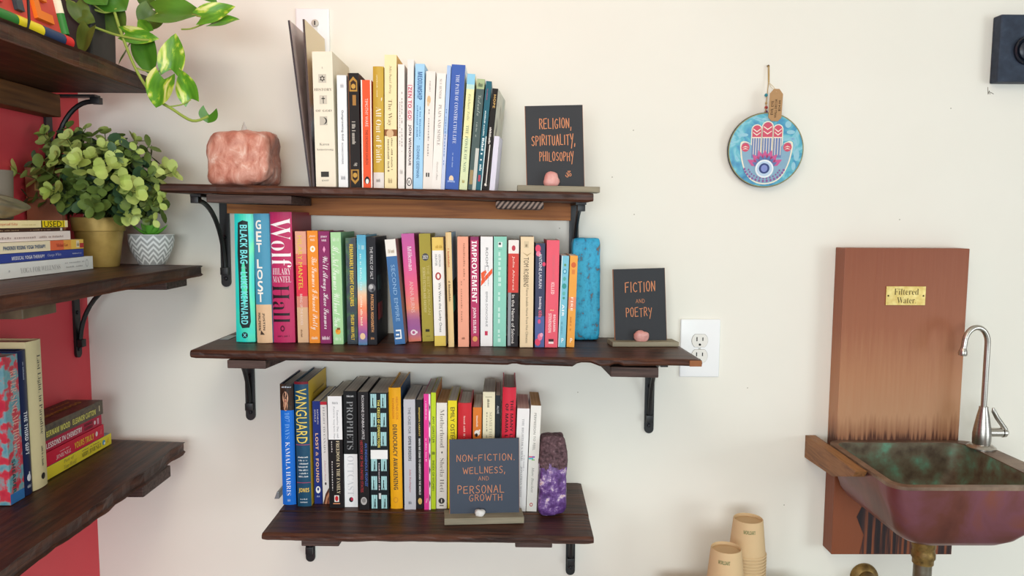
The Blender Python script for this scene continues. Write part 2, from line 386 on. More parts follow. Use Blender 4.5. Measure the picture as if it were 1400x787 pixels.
bracket(sh, (-.590, WY - .0005, 1.5445), 0, .19, .15); bracket(sh, (.1455, WY - .0005, 1.533), 0, .19, .15)
# middle shelf
sh = thing('wall_shelf', 'dark stained wooden wall shelf, the wide middle one with a chipped front edge', 'shelf', (-0.12, WY, 1.252), 'dark wooden wall shelves on the cream wall')
def notch2(X, yf, zb, zt):
    for c, w, d in ((.148, .022, .010), (.02, .012, .003), (.205, .01, .004)):
        a = abs(X - c) / w
        if a < 1: zb += d * (1 - a ** 4) * .7; yf += d * (1 - a ** 2) * .5
    if X > .16: zb += min(.004, (X - .16) * .05)
    return yf, zb
m = MB(); board(m, -0.570, 0.361, lambda x: 1.353, WY - .001, zf(S2), 0.0165, seed=2, notch=notch2, n=110, x0b=-.568, x1b=.352)
m.box((.3375, 1.3515, 1.2345), (.3600, 1.3545, 1.2455), mi=1, bevel=.001)
m.build('shelf_board', [M_SHELF, pm('#96603c', .6, .2, .2)], sh)
cleat(sh, [(-.505, 1.358), (-.435, 1.358), (-.40, 1.59), (-.505, 1.59)], 0, 0, -.0335, -.018, S2)
cleat(sh, [(.195, 1.36), (.283, 1.36), (.283, 1.59), (.18, 1.59)], 0, 0, -.036, -.0175, S2)
bracket(sh, (-.546, WY - .0005, 1.2445), 0, .178, .14); bracket(sh, (.3135, WY - .0005, 1.230), 0, .19, .14)
# bottom shelf
sh = thing('wall_shelf', 'dark wooden wall shelf of two planks, lowest of the three in the middle', 'shelf', (-0.14, WY, .93), 'dark wooden wall shelves on the cream wall')
m = MB(); board(m, -0.437, 0.1635, lambda x: 1.318, 1.419, zf(S3), 0.0145, seed=3, x0b=-.437, x1b=.1645); m.build('shelf_board', M_SHELF, sh)
m = MB(); board(m, -0.4372, 0.1655, lambda x: 1.4205, WY - .001, zf((S3[0] + .0006, S3[1])), 0.0145, seed=4, amp=.001, x1b=.1685); m.build('shelf_board', M_SHELF, sh)
cleat(sh, [(-.368, 1.325), (-.300, 1.325), (-.285, 1.55), (-.368, 1.55)], 0, 0, -.0265, -.016, S3)
cleat(sh, [(.021, 1.33), (.089, 1.33), (.089, 1.55), (.021, 1.55)], 0, 0, -.0265, -.016, S3)
bracket(sh, (-.4235, WY - .0005, .9155), 0, .165, .15); bracket(sh, (.1470, WY - .0005, .9105), 0, .19, .15)
# shelves along the red wall
LX = WX
sh = thing('wall_shelf', 'dark wooden shelf on the red wall seen from below, with the trailing plant', 'shelf', (WX, 1.2, 1.75), 'dark wooden shelves along the red wall')
m = MB(); board(m, 0.55, 1.467, lambda x: -.672, LX + .001, lambda x: 1.762, 0.028, seed=5, axis='y', amp=.003); m.build('shelf_board', M_SHELF_Y, sh)
m = MB(); m.box((WX + .0008, .8, 1.690), (WX + .036, 1.475, 1.7325), bevel=.002); m.build('ledger', ramp_mat('dark_brown_board', [(.2, '#3c2413'), (.5, '#6a4322'), (.8, '#82552c')], scale=(50, 3, 50), noise_scale=2, detail=8, rough=.6, bump=.25), sh)
bracket(sh, (WX + .0005, 1.487, 1.734), math.pi / 2, .19, .10)
sh = thing('wall_shelf', 'dark wooden shelf on the red wall holding two potted plants and lying books', 'shelf', (WX, 1.2, 1.40), 'dark wooden shelves along the red wall')
m = MB(); board(m, 0.55, 1.53, lambda x: -.615, LX + .001, lambda x: 1.405, 0.022, seed=6, axis='y', x1b=1.594, amp=.002); m.build('shelf_board', M_SHELF_Y, sh)
m = MB(); m.box((-.72, 1.40, 1.366), (-.628, 1.49, 1.3825), bevel=.002); m.build('cleat', M_CLEAT, sh)
m = MB(); m.box((-.75, 1.00, 1.364), (-.640, 1.075, 1.3825), bevel=.002); m.build('cleat', ramp_mat('pale_rough_wood', [(.3, '#4d4030'), (.7, '#74644c')], noise_scale=30), sh)
bracket(sh, (WX + .0005, 1.552, 1.382), math.pi / 2, .172, .13)
sh = thing('wall_shelf', 'lowest dark wooden shelf on the red wall with a worn live edge', 'shelf', (WX, 1.2, 1.03), 'dark wooden shelves along the red wall')
m = MB(); board(m, 0.55, 1.555, lambda x: -.672, LX + .001, lambda x: 1.033, 0.026, seed=7, axis='y', amp=.005, x1b=1.578); m.build('shelf_board', M_SHELF_Y, sh)
m = MB(); m.box((-.76, 1.36, .984), (-.667, 1.475, 1.0075), bevel=.002); m.build('cleat', M_CLEAT, sh)

# ------------------------------------------------------------------ books
def book(name, w, h, d, M, label, cover, front=None, hard=False, bands=(), patches=(), texts=(), group=None, pages=None, cover_mat=None, front_patches=(), warp=0):
    """local frame: spine centre-bottom at the origin, spine faces -Y, front cover faces +X"""
    root = thing(name, label, 'book', M=M, group=group)
    bul = min(0.0032, w * .12) if hard else 0.0
    t = 0.0026 if hard else 0.0006
    mats = []; idx = {}
    def mi(c):
        if not isinstance(c, str): k = c.name
        else: k = c
        if k not in idx: idx[k] = len(mats); mats.append(c if not isinstance(c, str) else pm(c, .5 if not hard else .42, .2, .04))
        return idx[k]
    base_i = mi(cover_mat or cover); front_i = mi(front) if front else base_i
    B = lambda v: bul * (1 - (2 * v - 1) ** 2)
    cuts = sorted({0.0, 1.0} | {round(x, 5) for b in bands for x in b[:2]})
    nv = 9 if hard else 2
    outer = [(-w / 2, d)] + [((k / (nv - 1) - .5) * w, -B(k / (nv - 1))) for k in range(nv)] + [(w / 2, d)]
    inner = [(-w / 2 + t, d)] + [((k / (nv - 1) - .5) * (w - 2 * t), t - B(k / (nv - 1))) for k in range(nv)] + [(w / 2 - t, d)]
    mb = MB(); n = len(outer)
    vs = []
    for u in cuts: vs += [(x, y, (1 - u) * h) for x, y in outer] + [(x, y, (1 - u) * h) for x, y in inner]
    for j in range(len(cuts) - 1):
        um = (cuts[j] + cuts[j + 1]) / 2; c = base_i
        for b in bands:
            if b[0] <= um <= b[1]: c = mi(b[2])
        fs = []; ms = []
        o0, o1 = j * 2 * n, (j + 1) * 2 * n
        for k in range(n - 1):
            fs.append((o0 + k, o1 + k, o1 + k + 1, o0 + k + 1)); ms.append(front_i if k == n - 2 else (c if 0 < k < n - 2 else base_i))
            fs.append((o0 + n + k, o0 + n + k + 1, o1 + n + k + 1, o1 + n + k)); ms.append(front_i if hard and not front else base_i)
        for k in (0, n - 1):
            fs.append((o0 + k, o0 + n + k, o1 + n + k, o1 + k)); ms.append(base_i)
        if j == 0:
            for k in range(n - 1): fs.append((k, k + 1, n + k + 1, n + k)); ms.append(base_i)
        if j == len(cuts) - 2:
            for k in range(n - 1): fs.append((o1 + k, o1 + n + k, o1 + n + k + 1, o1 + k + 1)); ms.append(base_i)
        base = len(mb.v)
        if j == 0: mb.v += [Vector(p) for p in vs]
        for f, q in zip(fs, ms): mb.f.append(list(f)); mb.m.append(q)
    S = lambda u, v, lift: Vector(((v - .5) * w, -B(min(1, max(0, v))) - lift, (1 - u) * h))
    lift = 0.00025
    for p in patches:
        kind = p[0]; lift += 0.000008
        L_ = lift + (0.0003 if hard else 0)
        if kind == 'r':
            _, u0, u1, v0, v1, c = p; k = 6 if hard else 1
            for q in range(k):
                a = v0 + (v1 - v0) * q / k; b2 = v0 + (v1 - v0) * (q + 1) / k
                mb.add([S(u1, a, L_), S(u1, b2, L_), S(u0, b2, L_), S(u0, a, L_)], [(0, 1, 2, 3)], mi(c))
        elif kind == 'e':
            _, uc, vc, ru, rv, c = p
            mb.add([S(uc + ru * math.sin(a), vc + rv * math.cos(a), L_) for a in [2 * math.pi * q / 18 for q in range(18)]], [list(range(18))[::-1]], mi(c))
        else:
            mb.add([S(u, v, L_) for u, v in p[1]], [list(range(len(p[1])))], mi(p[2]))
    for p in front_patches:                      # (u0,u1,q0,q1,colour) on the front cover, q from spine to fore edge
        u0, u1, q0, q1, c = p; X = w / 2 + .0004
        mb.add([(X, d * q0, (1 - u1) * h), (X, d * q1, (1 - u1) * h), (X, d * q1, (1 - u0) * h), (X, d * q0, (1 - u0) * h)], [(0, 1, 2, 3)], mi(c))
    mb.build('cover', mats, root, world=False)
    ins = 0.0035 if hard else 0.0008
    pg = MB(); pt = t + .0002
    pg.box((-w / 2 + pt, max(t - bul, 0) + .0008, ins), (w / 2 - pt, d - ins, h - ins))
    pg.build('page_block', pages or M_PAGES, root, world=False)
    for i, tx in enumerate(texts):
        s, style, col, u0, u1, v0, v1 = tx[:7]; ori = tx[7] if len(tx) > 7 else 'd'
        geo = dash_geo(len(label) * 7 + i * 13 + int(u0 * 100), *(s if isinstance(s, tuple) else (1, 16))) if style == 'x' else text_geo(s, style)
        L2 = 0.0006
        if ori == 'd': fn = lambda x, y: S(u0 + (u1 - u0) * x, v0 + (v1 - v0) * y, L2)
        elif ori == 'u': fn = lambda x, y: S(u1 - (u1 - u0) * x, v1 - (v1 - v0) * y, L2)
        else: fn = lambda x, y: S(u1 - (u1 - u0) * y, v0 + (v1 - v0) * x, L2)
        cutl = [('y' if ori in 'du' else 'x', c) for c in (.2, .4, .6, .8)] if hard else None
        place_geo(geo, fn, 'title_lettering' if i == 0 else 'spine_lettering', pm(col, .5, .3, 0), root, cutl)
    return root
def sbook(S, TL, TR, yT, BL, BR, yB, label, cover, Y=None, d=.14, yaw=0.0, **kw):
    """book on a shelf of the back wall from its spine's place in the photograph"""
    xb, xt = (BL + BR) / 2, (TL + TR) / 2
    if Y is None: P = at_plane(xb, yB, *S); Yp = P.y
    else:
        Yp = Y; P = atY(xb, yB, Y); P.z = S[0] - S[1] * P.x
    Tt = atY(xt, yT, Yp)
    w = .5 * ((atY(TR, yT, Yp) - atY(TL, yT, Yp)).length + (atY(BR, yB, Yp) - atY(BL, yB, Yp)).length) * .985
    ax = Tt - P; h = ax.length; ang = math.atan2(ax.x, ax.z)
    P.z += w / 2 * abs(math.sin(ang + S[1])) + .0008
    M = Matrix.Translation(P) @ Matrix.Rotation(ang, 4, 'Y') @ Matrix.Rotation(yaw, 4, 'Z')
    d = min(d, WY - .004 - Yp - (.004 if kw.get('hard') else 0))
    kw.setdefault('group', {S1: 'books on the top shelf', S2: 'books on the middle shelf', S3: 'books on the bottom shelf'}[S])
    return book('hardcover_book' if kw.get('hard') else kw.pop('name', 'paperback_book'), w, h, d, M, label, cover, **kw)
Y1 = 1.435
# --- top shelf
def mag(TL, TR, yT, BL, BR, yB, label, cm, front): return sbook(S1, TL, TR, yT, BL, BR, yB, label, '#2a2428', Y=Y1, d=.155, name='magazine', cover_mat=cm, front=front)
M_PHOTO = ramp_mat('cover_dusty_rose_photo', [(.25, '#a88a8c'), (.5, '#e0c4bc'), (.8, '#efdccf')], noise_scale=14, detail=3, rough=.35)
M_PHOTO2 = ramp_mat('cover_sepia_photo', [(.2, '#5e5a64'), (.33, '#b9c6da'), (.5, '#c9a98f'), (.8, '#e4cfa8')], gradient=('Z', 0, .32, .5), noise_scale=18, rough=.35)
mag(393.6, 396, 28.4, 422.5, 425.5, 251.5, 'tall thin magazine with a rosy cover, tilting left at the start of the top row', pm('#3c3236', .4, .3), M_PHOTO)
mag(413.6, 416.4, 26.8, 427.2, 430.2, 251.4, 'tall thin magazine with a sepia cover just left of the thick cream book', pm('#4a3a38', .4, .3), M_PHOTO2)
sbook(S1, 427, 453.5, 71, 431.5, 460.3, 252.5, 'thick cream book with a star, a cross and a moon in squares', '#efe6d2', Y=Y1 - .005, d=.152, hard=False, front='#e9dfc9',
  patches=[('r', .165, .228, .28, .67, '#c9c3b4'), ('r', .32, .385, .3, .68, '#cfc8b8'), ('r', .475, .54, .28, .66, '#c4bdae'), ('r', .885, .925, .26, .66, '#3a3733'), ('p', [(.172, .475), (.21, .34), (.21, .61)], '#4c4842'), ('p', [(.222, .475), (.184, .34), (.184, .61)], '#4c4842'), ('e', .197, .475, .009, .06, '#c9c3b4'), ('r', .327, .38, .47, .51, '#3a3733'), ('r', .34, .348, .4, .58, '#3a3733'), ('e', .508, .5, .025, .15, '#3a3733'), ('e', .508, .44, .024, .14, '#c4bdae')],
  texts=[('HISTORY', 's', '#6e675c', .268, .288, .06, .94, 'h'), ('A', 's', '#6e675c', .11, .125, .44, .52, 'h'), 
   ('OF GOD', 's', '#6e675c', .425, .442, .1, .9, 'h'), ('Karen', 's', '#6e675c', .672, .69, .24, .72, 'h'), ('Armstrong', 's', '#6e675c', .712, .732, .06, .92, 'h'), ('KNOPF', 's', '#6e675c', .945, .958, .3, .66, 'h')])
sbook(S1, 460.3, 473.5, 103.4, 463, 475.8, 254, 'white slim paperback with grey lettering, right of the thick cream one', '#eef0f2', Y=Y1,
  texts=[('Outgrowing God', 'b', '#6d6f76', .31, .58, .38, .66), ('RICHARD DAWKINS', 'n', '#6d6f76', .6, .79, .4, .58), ('x', 'x', '#b8babf', .06, .11, .35, .7, 'h'), ('x', 'x', '#9a9ca2', .88, .93, .3, .75, 'h')])
sbook(S1, 475.2, 490.2, 100.4, 478.4, 493.2, 254, 'black paperback with gold end ornaments on the top shelf', '#1b1413', Y=Y1, front='#3a1d22',
  patches=[('p', [(.03, .5), (.07, .86), (.16, .86), (.16, .14), (.07, .14)], '#b8893a'), ('p', [(.06, .5), (.08, .76), (.145, .76), (.145, .24), (.08, .24)], '#3a2416'), ('e', .115, .5, .022, .2, '#c89a46'),
    ('p', [(.97, .5), (.93, .86), (.84, .86), (.84, .14), (.93, .14)], '#b8893a'), ('p', [(.94, .5), (.92, .74), (.85, .74), (.85, .26), (.92, .26)], '#2e1c12'), ('e', .89, .5, .022, .2, '#c89a46'), ('r', .19, .28, .4, .72, '#a8783a'), ('r', .0, 1, .02, .08, '#7a4a30')],
  texts=[('x', 'x', '#b9b2a8', .42, .62, .3, .75, 'd'), ('R', 'c', '#d8d2c6', .78, .81, .4, .75, 'h')])
sbook(S1, 492.6, 508.2, 110, 495.6, 508.8, 255, 'bright orange paperback with white edges and a small penguin', '#ee5a31', Y=Y1,
  patches=[('r', 0, 1, 0, .12, '#f3ede4'), ('r', 0, 1, .88, 1, '#f3ede4'), ('e', .93, .5, .033, .26, '#1c1a1a'), ('e', .938, .5, .024, .15, '#f4f0ea'), ('e', .905, .5, .012, .14, '#1c1a1a')],
  texts=[('TIMOTHY WARE', 'n', '#f7d9cc', .17, .43, .38, .66), ('THE ORTHODOX CHURCH', 'n', '#8a2c1c', .46, .78, .38, .62)])
sbook(S1, 509.2, 524.8, 91.7, 511.2, 524.6, 255.5, 'mustard gold book with cream title and a white sticker at its foot', '#c9a440', Y=Y1, hard=True,
  bands=[(.87, 1, '#e6ddd8')], patches=[('p', [(.25, .86), (.26, .78), (.285, .78), (.27, .86)], '#efe9da')],
  texts=[('All Out of Faith', 's', '#f2ead2', .33, .79, .28, .8), ('x', 'x', '#efe2b0', .07, .25, .36, .5), ('x', 'x', '#8d8784', .91, .95, .3, .7, 'h')])
sbook(S1, 525.8, 542.2, 75.6, 525.6, 542.6, 256, 'tall cream yellow book with a photo strip across its spine', '#f4e3b2', Y=Y1, front='#d9a640', d=.15,
  bands=[(.555, .605, '#8d5a34')], patches=[('e', .585, .45, .03, .3, '#d8b48a')],
  texts=[('The Way', 's', '#8b7a58', .33, .53, .22, .62), ('Michael Berg', 'i', '#9a8a66', .08, .29, .35, .6), ('x', 'x', '#8b7a58', .63, .88, .25, .45), ('x', 'x', '#8b7a58', .62, .86, .55, .72), ('x', 'x', '#a89870', .91, .96, .3, .65, 'h')])
sbook(S1, 544, 553, 88.5, 544.2, 552.8, 256, 'thin white paperback between the cream yellow and the pink lettered books', '#eee9e4', Y=Y1,
  texts=[('x', 'x', '#a8a09a', .22, .7, .55, .75), ('x', 'x', '#a8a09a', .3, .65, .25, .42), ('x', 'x', '#8d8682', .83, .88, .3, .7, 'h')])
sbook(S1, 557, 566, 82, 555.2, 563.6, 256, 'white paperback with boxed pink capitals and black author capitals', '#ece6e2', Y=Y1,
  patches=[('r', .195, .465, .1, .8, '#d0536e'), ('r', .2, .462, .14, .76, '#f3e9e6'), ('e', .945, .5, .033, .42, '#2a2626'), ('e', .945, .5, .026, .3, '#ece6e2')],
  texts=[('ZEN TO GO', 'b', '#c43e60', .21, .455, .18, .72), ('JON WINOKUR', 'b', '#4a3440', .5, .82, .25, .75), ('E', 'b', '#2a2626', .935, .957, .38, .62, 'h')])
sbook(S1, 568, 580.6, 88, 564.8, 577.8, 256.3, 'sky blue paperback with dark blue capitals at its head', '#a4d2f2', Y=Y1,
  texts=[('MEDIUMSHIP', 'b', '#2a5a94', .065, .285, .28, .78), ('x', 'x', '#5a8ab8', .33, .58, .25, .45), ('x', 'x', '#5a8ab8', .34, .6, .55, .75), ('SUZANNE GIESEMANN', 'n', '#34608f', .65, .91, .3, .62)])
sbook(S1, 582.2, 596, 98.3, 578.4, 590, 256.5, 'off white paperback with a tan smudge near its head', '#ebe5de', Y=Y1,
  patches=[('e', .24, .38, .035, .2, '#dcb88a'), ('e', .275, .33, .02, .12, '#e2c8a4'), ('r', .86, .895, .3, .45, '#4a4440'), ('r', .86, .895, .52, .68, '#4a4440')],
  texts=[('x', 'x', '#a59d98', .32, .75, .38, .6), ('x', 'x', '#b0a09c', .07, .17, .4, .6)])
sbook(S1, 597, 610.4, 100.9, 590.4, 602.2, 257, 'ivory paperback with grey capitals leaning right beside a blue spine', '#f0ebe5', Y=Y1,
  texts=[('PLAIN AND SIMPLE', 's', '#8f867e', .27, .62, .36, .68), ('SUE BENDER', 's', '#a0958c', .05, .22, .34, .6), ('HarperCollins', 'i', '#a0958c', .76, .92, .38, .62)])
sbook(S1, 611.2, 617, 90.1, 602.8, 607.4, 257, 'thin pale blue paperback left of the royal blue book', '#a9c4ea', Y=Y1, bands=[(.55, 1, '#c9d2ea')], texts=[('x', 'x', '#6d8cc0', .35, .8, .3, .65)])
sbook(S1, 617.8, 636.2, 89.6, 608, 627.2, 258, 'royal blue book with white capitals and a small sun', '#3c5fb0', Y=Y1, front='#d8e2f0', d=.15,
  patches=[('e', .915, .42, .028, .17, '#f2d3ae'), ('p', [(.93, .15), (.925, .42), (.93, .7), (.945, .7), (.94, .42), (.945, .15)], '#8ea6d8')],
  texts=[('THE PATH OF CONSTRUCTIVE LIFE', 's', '#dfe6f4', .08, .63, .36, .62), ('x', 'x', '#9cb0dc', .7, .82, .4, .52)])
sbook(S1, 638.8, 650.3, 102, 628, 638.2, 258, 'pale yellow paperback with a blue head on the top shelf', '#ebe7ae', Y=Y1,
  bands=[(0, .09, '#8fcbe6'), (.09, .13, '#bfe0d6'), (.55, 1, '#d9e4b8')], texts=[('THE POWER OF NOW', 's', '#7d8a72', .44, .85, .3, .66), ('Eckhart Tolle', 'i', '#8a9070', .17, .4, .34, .64), ('x', 'x', '#b09a50', .9, .94, .3, .6, 'h')])
sbook(S1, 652, 663.5, 109, 640, 650, 257.6, 'grey green paperback with a pale green panel at its head', '#4b5c5a', Y=Y1,
  bands=[(0, .09, '#a9b98c')], patches=[('r', .62, 1, .55, 1, '#c9ccc4'), ('r', .82, .95, .1, .5, '#a08a60')], texts=[('Vedanta', 'c', '#a3afa6', .14, .33, .3, .75), ('x', 'x', '#9aa69e', .38, .52, .35, .6), ('x', 'x', '#5c6a50', .02, .07, .2, .8, 'h')])
sbook(S1, 664.2, 673, 112, 651, 658, 258.4, 'deep teal paperback leaning between grey green and black spines', '#1f5f70', Y=Y1, d=.12,
  texts=[('x', 'x', '#d3e6e8', .27, .5, .3, .6), ('x', 'x', '#e4f0f2', .52, .82, .25, .8), ('x', 'x', '#a05070', .06, .17, .3, .55)], patches=[('r', .86, .92, .2, .6, '#b04658'), ('r', .5, 1, .84, 1, '#d5e4e4')])
sbook(S1, 673.4, 681.3, 122, 659.4, 667.2, 258.8, 'black paperback with gold lettering and a grey cover, second from right on the top row', '#17110f', Y=Y1, d=.135, yaw=-.10,
  front=ramp_mat('cover_grey_flower_photo', [(.3, '#2c2a24'), (.42, '#c9c6b4'), (.6, '#b5bdb0'), (.8, '#7e978e')], noise_scale=16, detail=2, rough=.35),
  texts=[('HOPE', 'b', '#d0a860', .06, .19, .35, .75), ('x', 'x', '#e6e0d8', .38, .55, .2, .7)], patches=[('r', .55, .96, .45, .6, '#e8e2da'), ('p', [(.93, .3), (.95, .8), (.955, .25)], '#ece6de')])
sbook(S1, 676.2, 682.4, 187, 668.4, 676.6, 258.8, 'small lavender white booklet at the right end of the top row', '#dcdaea', Y=Y1 - .002, d=.06, yaw=-.10)
# --- middle shelf
M_BAG = ramp_mat('cover_teal_green_swirl', [(.2, '#19c8d8'), (.45, '#2fd9c9'), (.6, '#63ecb0'), (.8, '#1a96a8')], noise_scale=12, distort=1.2, detail=2, scale=(1, 1, .6), rough=.3)
sbook(S2, 321.6, 345.4, 293, 321.6, 351, 468, 'teal and green hardcover with a long black title panel', '#19b8c0', hard=True, cover_mat=M_BAG, d=.145,
  patches=[('p', [(.07, .2), (.05, .45), (.06, .72), (.3, .76), (.6, .74), (.84, .8), (.885, .72), (.89, .35), (.85, .22), (.5, .2), (.3, .16)], '#1d2a2c'), ('e', .945, .48, .024, .16, '#173034')],
  texts=[('BLACK BAG', 'b', '#7fe6ec', .085, .385, .3, .68), ('A NOVEL', 'n', '#9fd8da', .408, .425, .34, .62, 'h'), ('LUKE KENNARD', 'b', '#7fe6ec', .45, .86, .3, .66), ('×', 'b', '#7fe6ec', .93, .96, .4, .56, 'h')])
gl = [('G', .05, .12), ('E', .135, .215), ('T', .225, .295), ('L', .35, .42), ('O', .43, .505), ('S', .515, .6), ('T', .605, .68)]
sbook(S2, 346, 367.6, 292.5, 351.8, 373, 469, 'blue and tan hardcover with white stacked capitals', '#4d97b8', hard=True, d=.145, bands=[(.7, 1, '#e3bd97')],
  patches=[('p', [(.9, .3), (.935, .55), (.935, .25)], '#4a3a30')],
  texts=[(c, 'b', '#fbf6ee', a, b, .16, .52, 'h') for c, a, b in gl] + [('JUSTIN', 'b', '#3c2f28', .765, .9, .42, .58), ('HALPERN', 'b', '#3c2f28', .765, .9, .14, .3)])
sbook(S2, 368.2, 398.6, 290.4, 373.6, 404.2, 468.6, 'thick raspberry pink hardcover, broadest on the middle shelf', '#bf2f62', hard=True, d=.15, front='#8c2436',
  patches=[('e', .89, .46, .024, .1, '#5a1230'), ('e', .89, .46, .012, .05, '#bf2f62')],
  texts=[('Wolf', 's', '#fdf3f4', .045, .42, .04, .94), ('HILARY', 's', '#f3dde3', .425, .475, .08, .9, 'h'), ('MANTEL', 's', '#f3dde3', .487, .535, .08, .9, 'h'), ('Hall', 's', '#1f0f18', .555, .845, .04, .8), ('x', 'x', '#7a1a40', .935, .955, .22, .76, 'h')])
sbook(S2, 403, 418.4, 316.6, 407.4, 422.4, 468.8, 'peach and red paperback with yellow capitals beside the raspberry book', '#e0364c', d=.13,
  bands=[(0, .2, '#e6a78e'), (.2, .3, '#e2706c'), (.58, .68, '#d98a78'), (.68, 1, '#dcb590')], texts=[('HILARY MANTEL', 'n', '#e9cf4a', .04, .52, .22, .6), ('BRING UP THE BODIES', 'n', '#f4ddd2', .56, .84, .3, .52), ('x', 'x', '#8a6040', .88, .95, .3, .5)])
sbook(S2, 419.6, 434.2, 316, 423, 437.8, 469.5, 'orange paperback with white handwritten title', '#f2922f', d=.13, patches=[('e', .16, .5, .028, .24, '#fdf6e8'), ('e', .16, .5, .012, .1, '#f2b84a')],
  texts=[('The Summer I Turned Pretty', 'c', '#fdf3e2', .23, .88, .14, .86), ('JENNY', 'b', '#fbe6c8', .04, .06, .2, .8, 'h'), ('HAN', 'b', '#fbe6c8', .07, .09, .3, .7, 'h'), ('x', 'x', '#fbe6c8', .93, .965, .2, .8, 'h')])
sbook(S2, 434.9, 450.2, 316.6, 438.4, 453.6, 470, 'plum paperback with white handwritten title', '#8c2a63', d=.13, patches=[('p', [(.13, .5), (.16, .62), (.19, .5), (.16, .38)], '#f0a0c8')],
  texts=[("We'll Always Have Summer", 'c', '#fbf0f4', .22, .87, .14, .88), ('JENNY', 'b', '#f3dbe6', .04, .06, .2, .8, 'h'), ('HAN', 'b', '#f3dbe6', .07, .09, .3, .7, 'h'), ('x', 'x', '#f3dbe6', .92, .965, .15, .85, 'h')])
sbook(S2, 451.4, 466, 318, 456, 469.6, 471, 'mint green paperback with white handwritten title and an orange flower', '#abd9a2', d=.13, front='#79b488',
  patches=[('e', .885, .5, .026, .26, '#f0a83a'), ('e', .875, .4, .014, .14, '#e2862a'), ('r', .85, .87, .4, .7, '#7a5a30')],
  texts=[("It's Not Summer Without You", 'c', '#effaea', .12, .84, .14, .86), ('x', 'x', '#dff2d8', .03, .08, .2, .8, 'h'), ('x', 'x', '#dff2d8', .92, .965, .2, .8, 'h')])
M_FLOR = ramp_mat('cover_dark_garden', [(.3, '#141a20'), (.5, '#22303a'), (.6, '#2f5a30'), (.68, '#8a3a34'), (.8, '#28407c')], noise_scale=40, detail=3, rough=.35)
sbook(S2, 471.4, 487.2, 325.6, 475.8, 488.6, 470.8, 'dark garden patterned paperback with yellow capitals', '#1c2228', d=.125, cover_mat=M_FLOR,
  texts=[('REMARKABLY BRIGHT CREATURES', 'b', '#e8c73a', .06, .64, .36, .72), ('SHELBY VAN PELT', 'b', '#e8c73a', .72, .96, .38, .7)])
M_SUN = ramp_mat('cover_sunset_gradient', [(.0, '#4a7aa2'), (.1, '#8a4f9a'), (.2, '#d8607c'), (.32, '#f0885a'), (.45, '#efc39a'), (.58, '#7fd8dc'), (.8, '#4fb8d0'), (.95, '#3a98bc')], gradient=('Z', 0, .215, .1), noise_scale=20, rough=.35)
sbook(S2, 488, 499.4, 321.6, 489.6, 502.6, 472, 'thin paperback fading from turquoise through orange to violet', '#58b8d0', d=.125, cover_mat=M_SUN, patches=[('e', .92, .5, .03, .3, '#ecc9a0')],
  texts=[('x', 'x', '#c8ecf0', .06, .13, .2, .8, 'h'), ('x', 'x', '#b9e6ec', .17, .5, .3, .62), ('x', 'x', '#f7dcc4', .55, .82, .3, .62)])
sbook(S2, 501.2, 512.9, 324.4, 503.2, 516, 471.6, 'black paperback with orange author capitals on the middle shelf', '#1c1b22', d=.135, front='#131217',
  patches=[('e', .47, .5, .04, .42, '#6f6e72'), ('e', .46, .42, .022, .24, '#b9b7b8'), ('e', .49, .62, .015, .16, '#3a393e')],
  front_patches=[(.62, .78, .12, .5, '#9a2f30'), (.36, .5, .1, .42, '#3a4a4a')],
  texts=[('THE PRICE OF SALT', 'n', '#cfcdd0', .09, .39, .36, .68), ('PATRICIA HIGHSMITH', 'b', '#d79a63', .53, .88, .36, .68), ('x', 'x', '#c08a5a', .92, .95, .3, .7, 'h')])
sbook(S2, 525.2, 541, 328, 540.4, 553.8, 471.2, 'steel blue paperback with a white head, leaning to the left', '#3f70a6', d=.12, bands=[(0, .16, '#f0ece4')], front='#8d7468',
  patches=[('r', .86, .875, .2, .72, '#eef2f4'), ('r', .86, .95, .6, .72, '#eef2f4'), ('r', .9, .915, .2, .5, '#eef2f4'), ('r', .935, .95, .1, .72, '#eef2f4')],
  texts=[('SECOND EMPIRE', 'n', '#8fb4d8', .24, .78, .34, .7), ('x', 'x', '#b8a890', .08, .13, .2, .8, 'h')])
M_MILK = ramp_mat('cover_magenta_coral_gradient', [(.0, '#e07a60'), (.12, '#a0509a'), (.2, '#a85090'), (.3, '#f08a68'), (.5, '#f2567a'), (.75, '#dc3a92'), (1, '#c23a98')], gradient=('Z', 0, .215, .12), noise_scale=25, rough=.35)
sbook(S2, 548.2, 566.2, 320, 558.8, 575.8, 467.4, 'magenta and coral paperback with white lettering, tilted left', '#d83a88', d=.125, cover_mat=M_MILK, patches=[('e', .915, .45, .026, .24, '#f7e6ee'), ('e', .915, .45, .014, .12, '#c05a90'), ('r', .905, .925, .6, .76, '#f7e6ee')],
  texts=[('Milkman', 'b', '#f7d8ea', .12, .34, .4, .74), ('ANNA BURNS', 'n', '#fbc9c4', .44, .73, .38, .68)])
sbook(S2, 572.2, 588.6, 319.8, 578, 592.8, 467, 'olive yellow paperback with a round dark seal', '#b5a843', d=.12, patches=[('e', .215, .5, .035, .3, '#55585a'), ('r', .885, .91, .3, .66, '#3a3620')],
  texts=[('SCIENCE FICTION AND FANTASY', 'b', '#dcd28c', .31, .73, .22, .46), ('THE BEST AMERICAN', 'n', '#d2c878', .29, .75, .58, .82), ('2021', 'b', '#f0f0ee', .2, .232, .28, .72, 'h'), ('x', 'x', '#8a8038', .94, .955, .3, .7, 'h')])
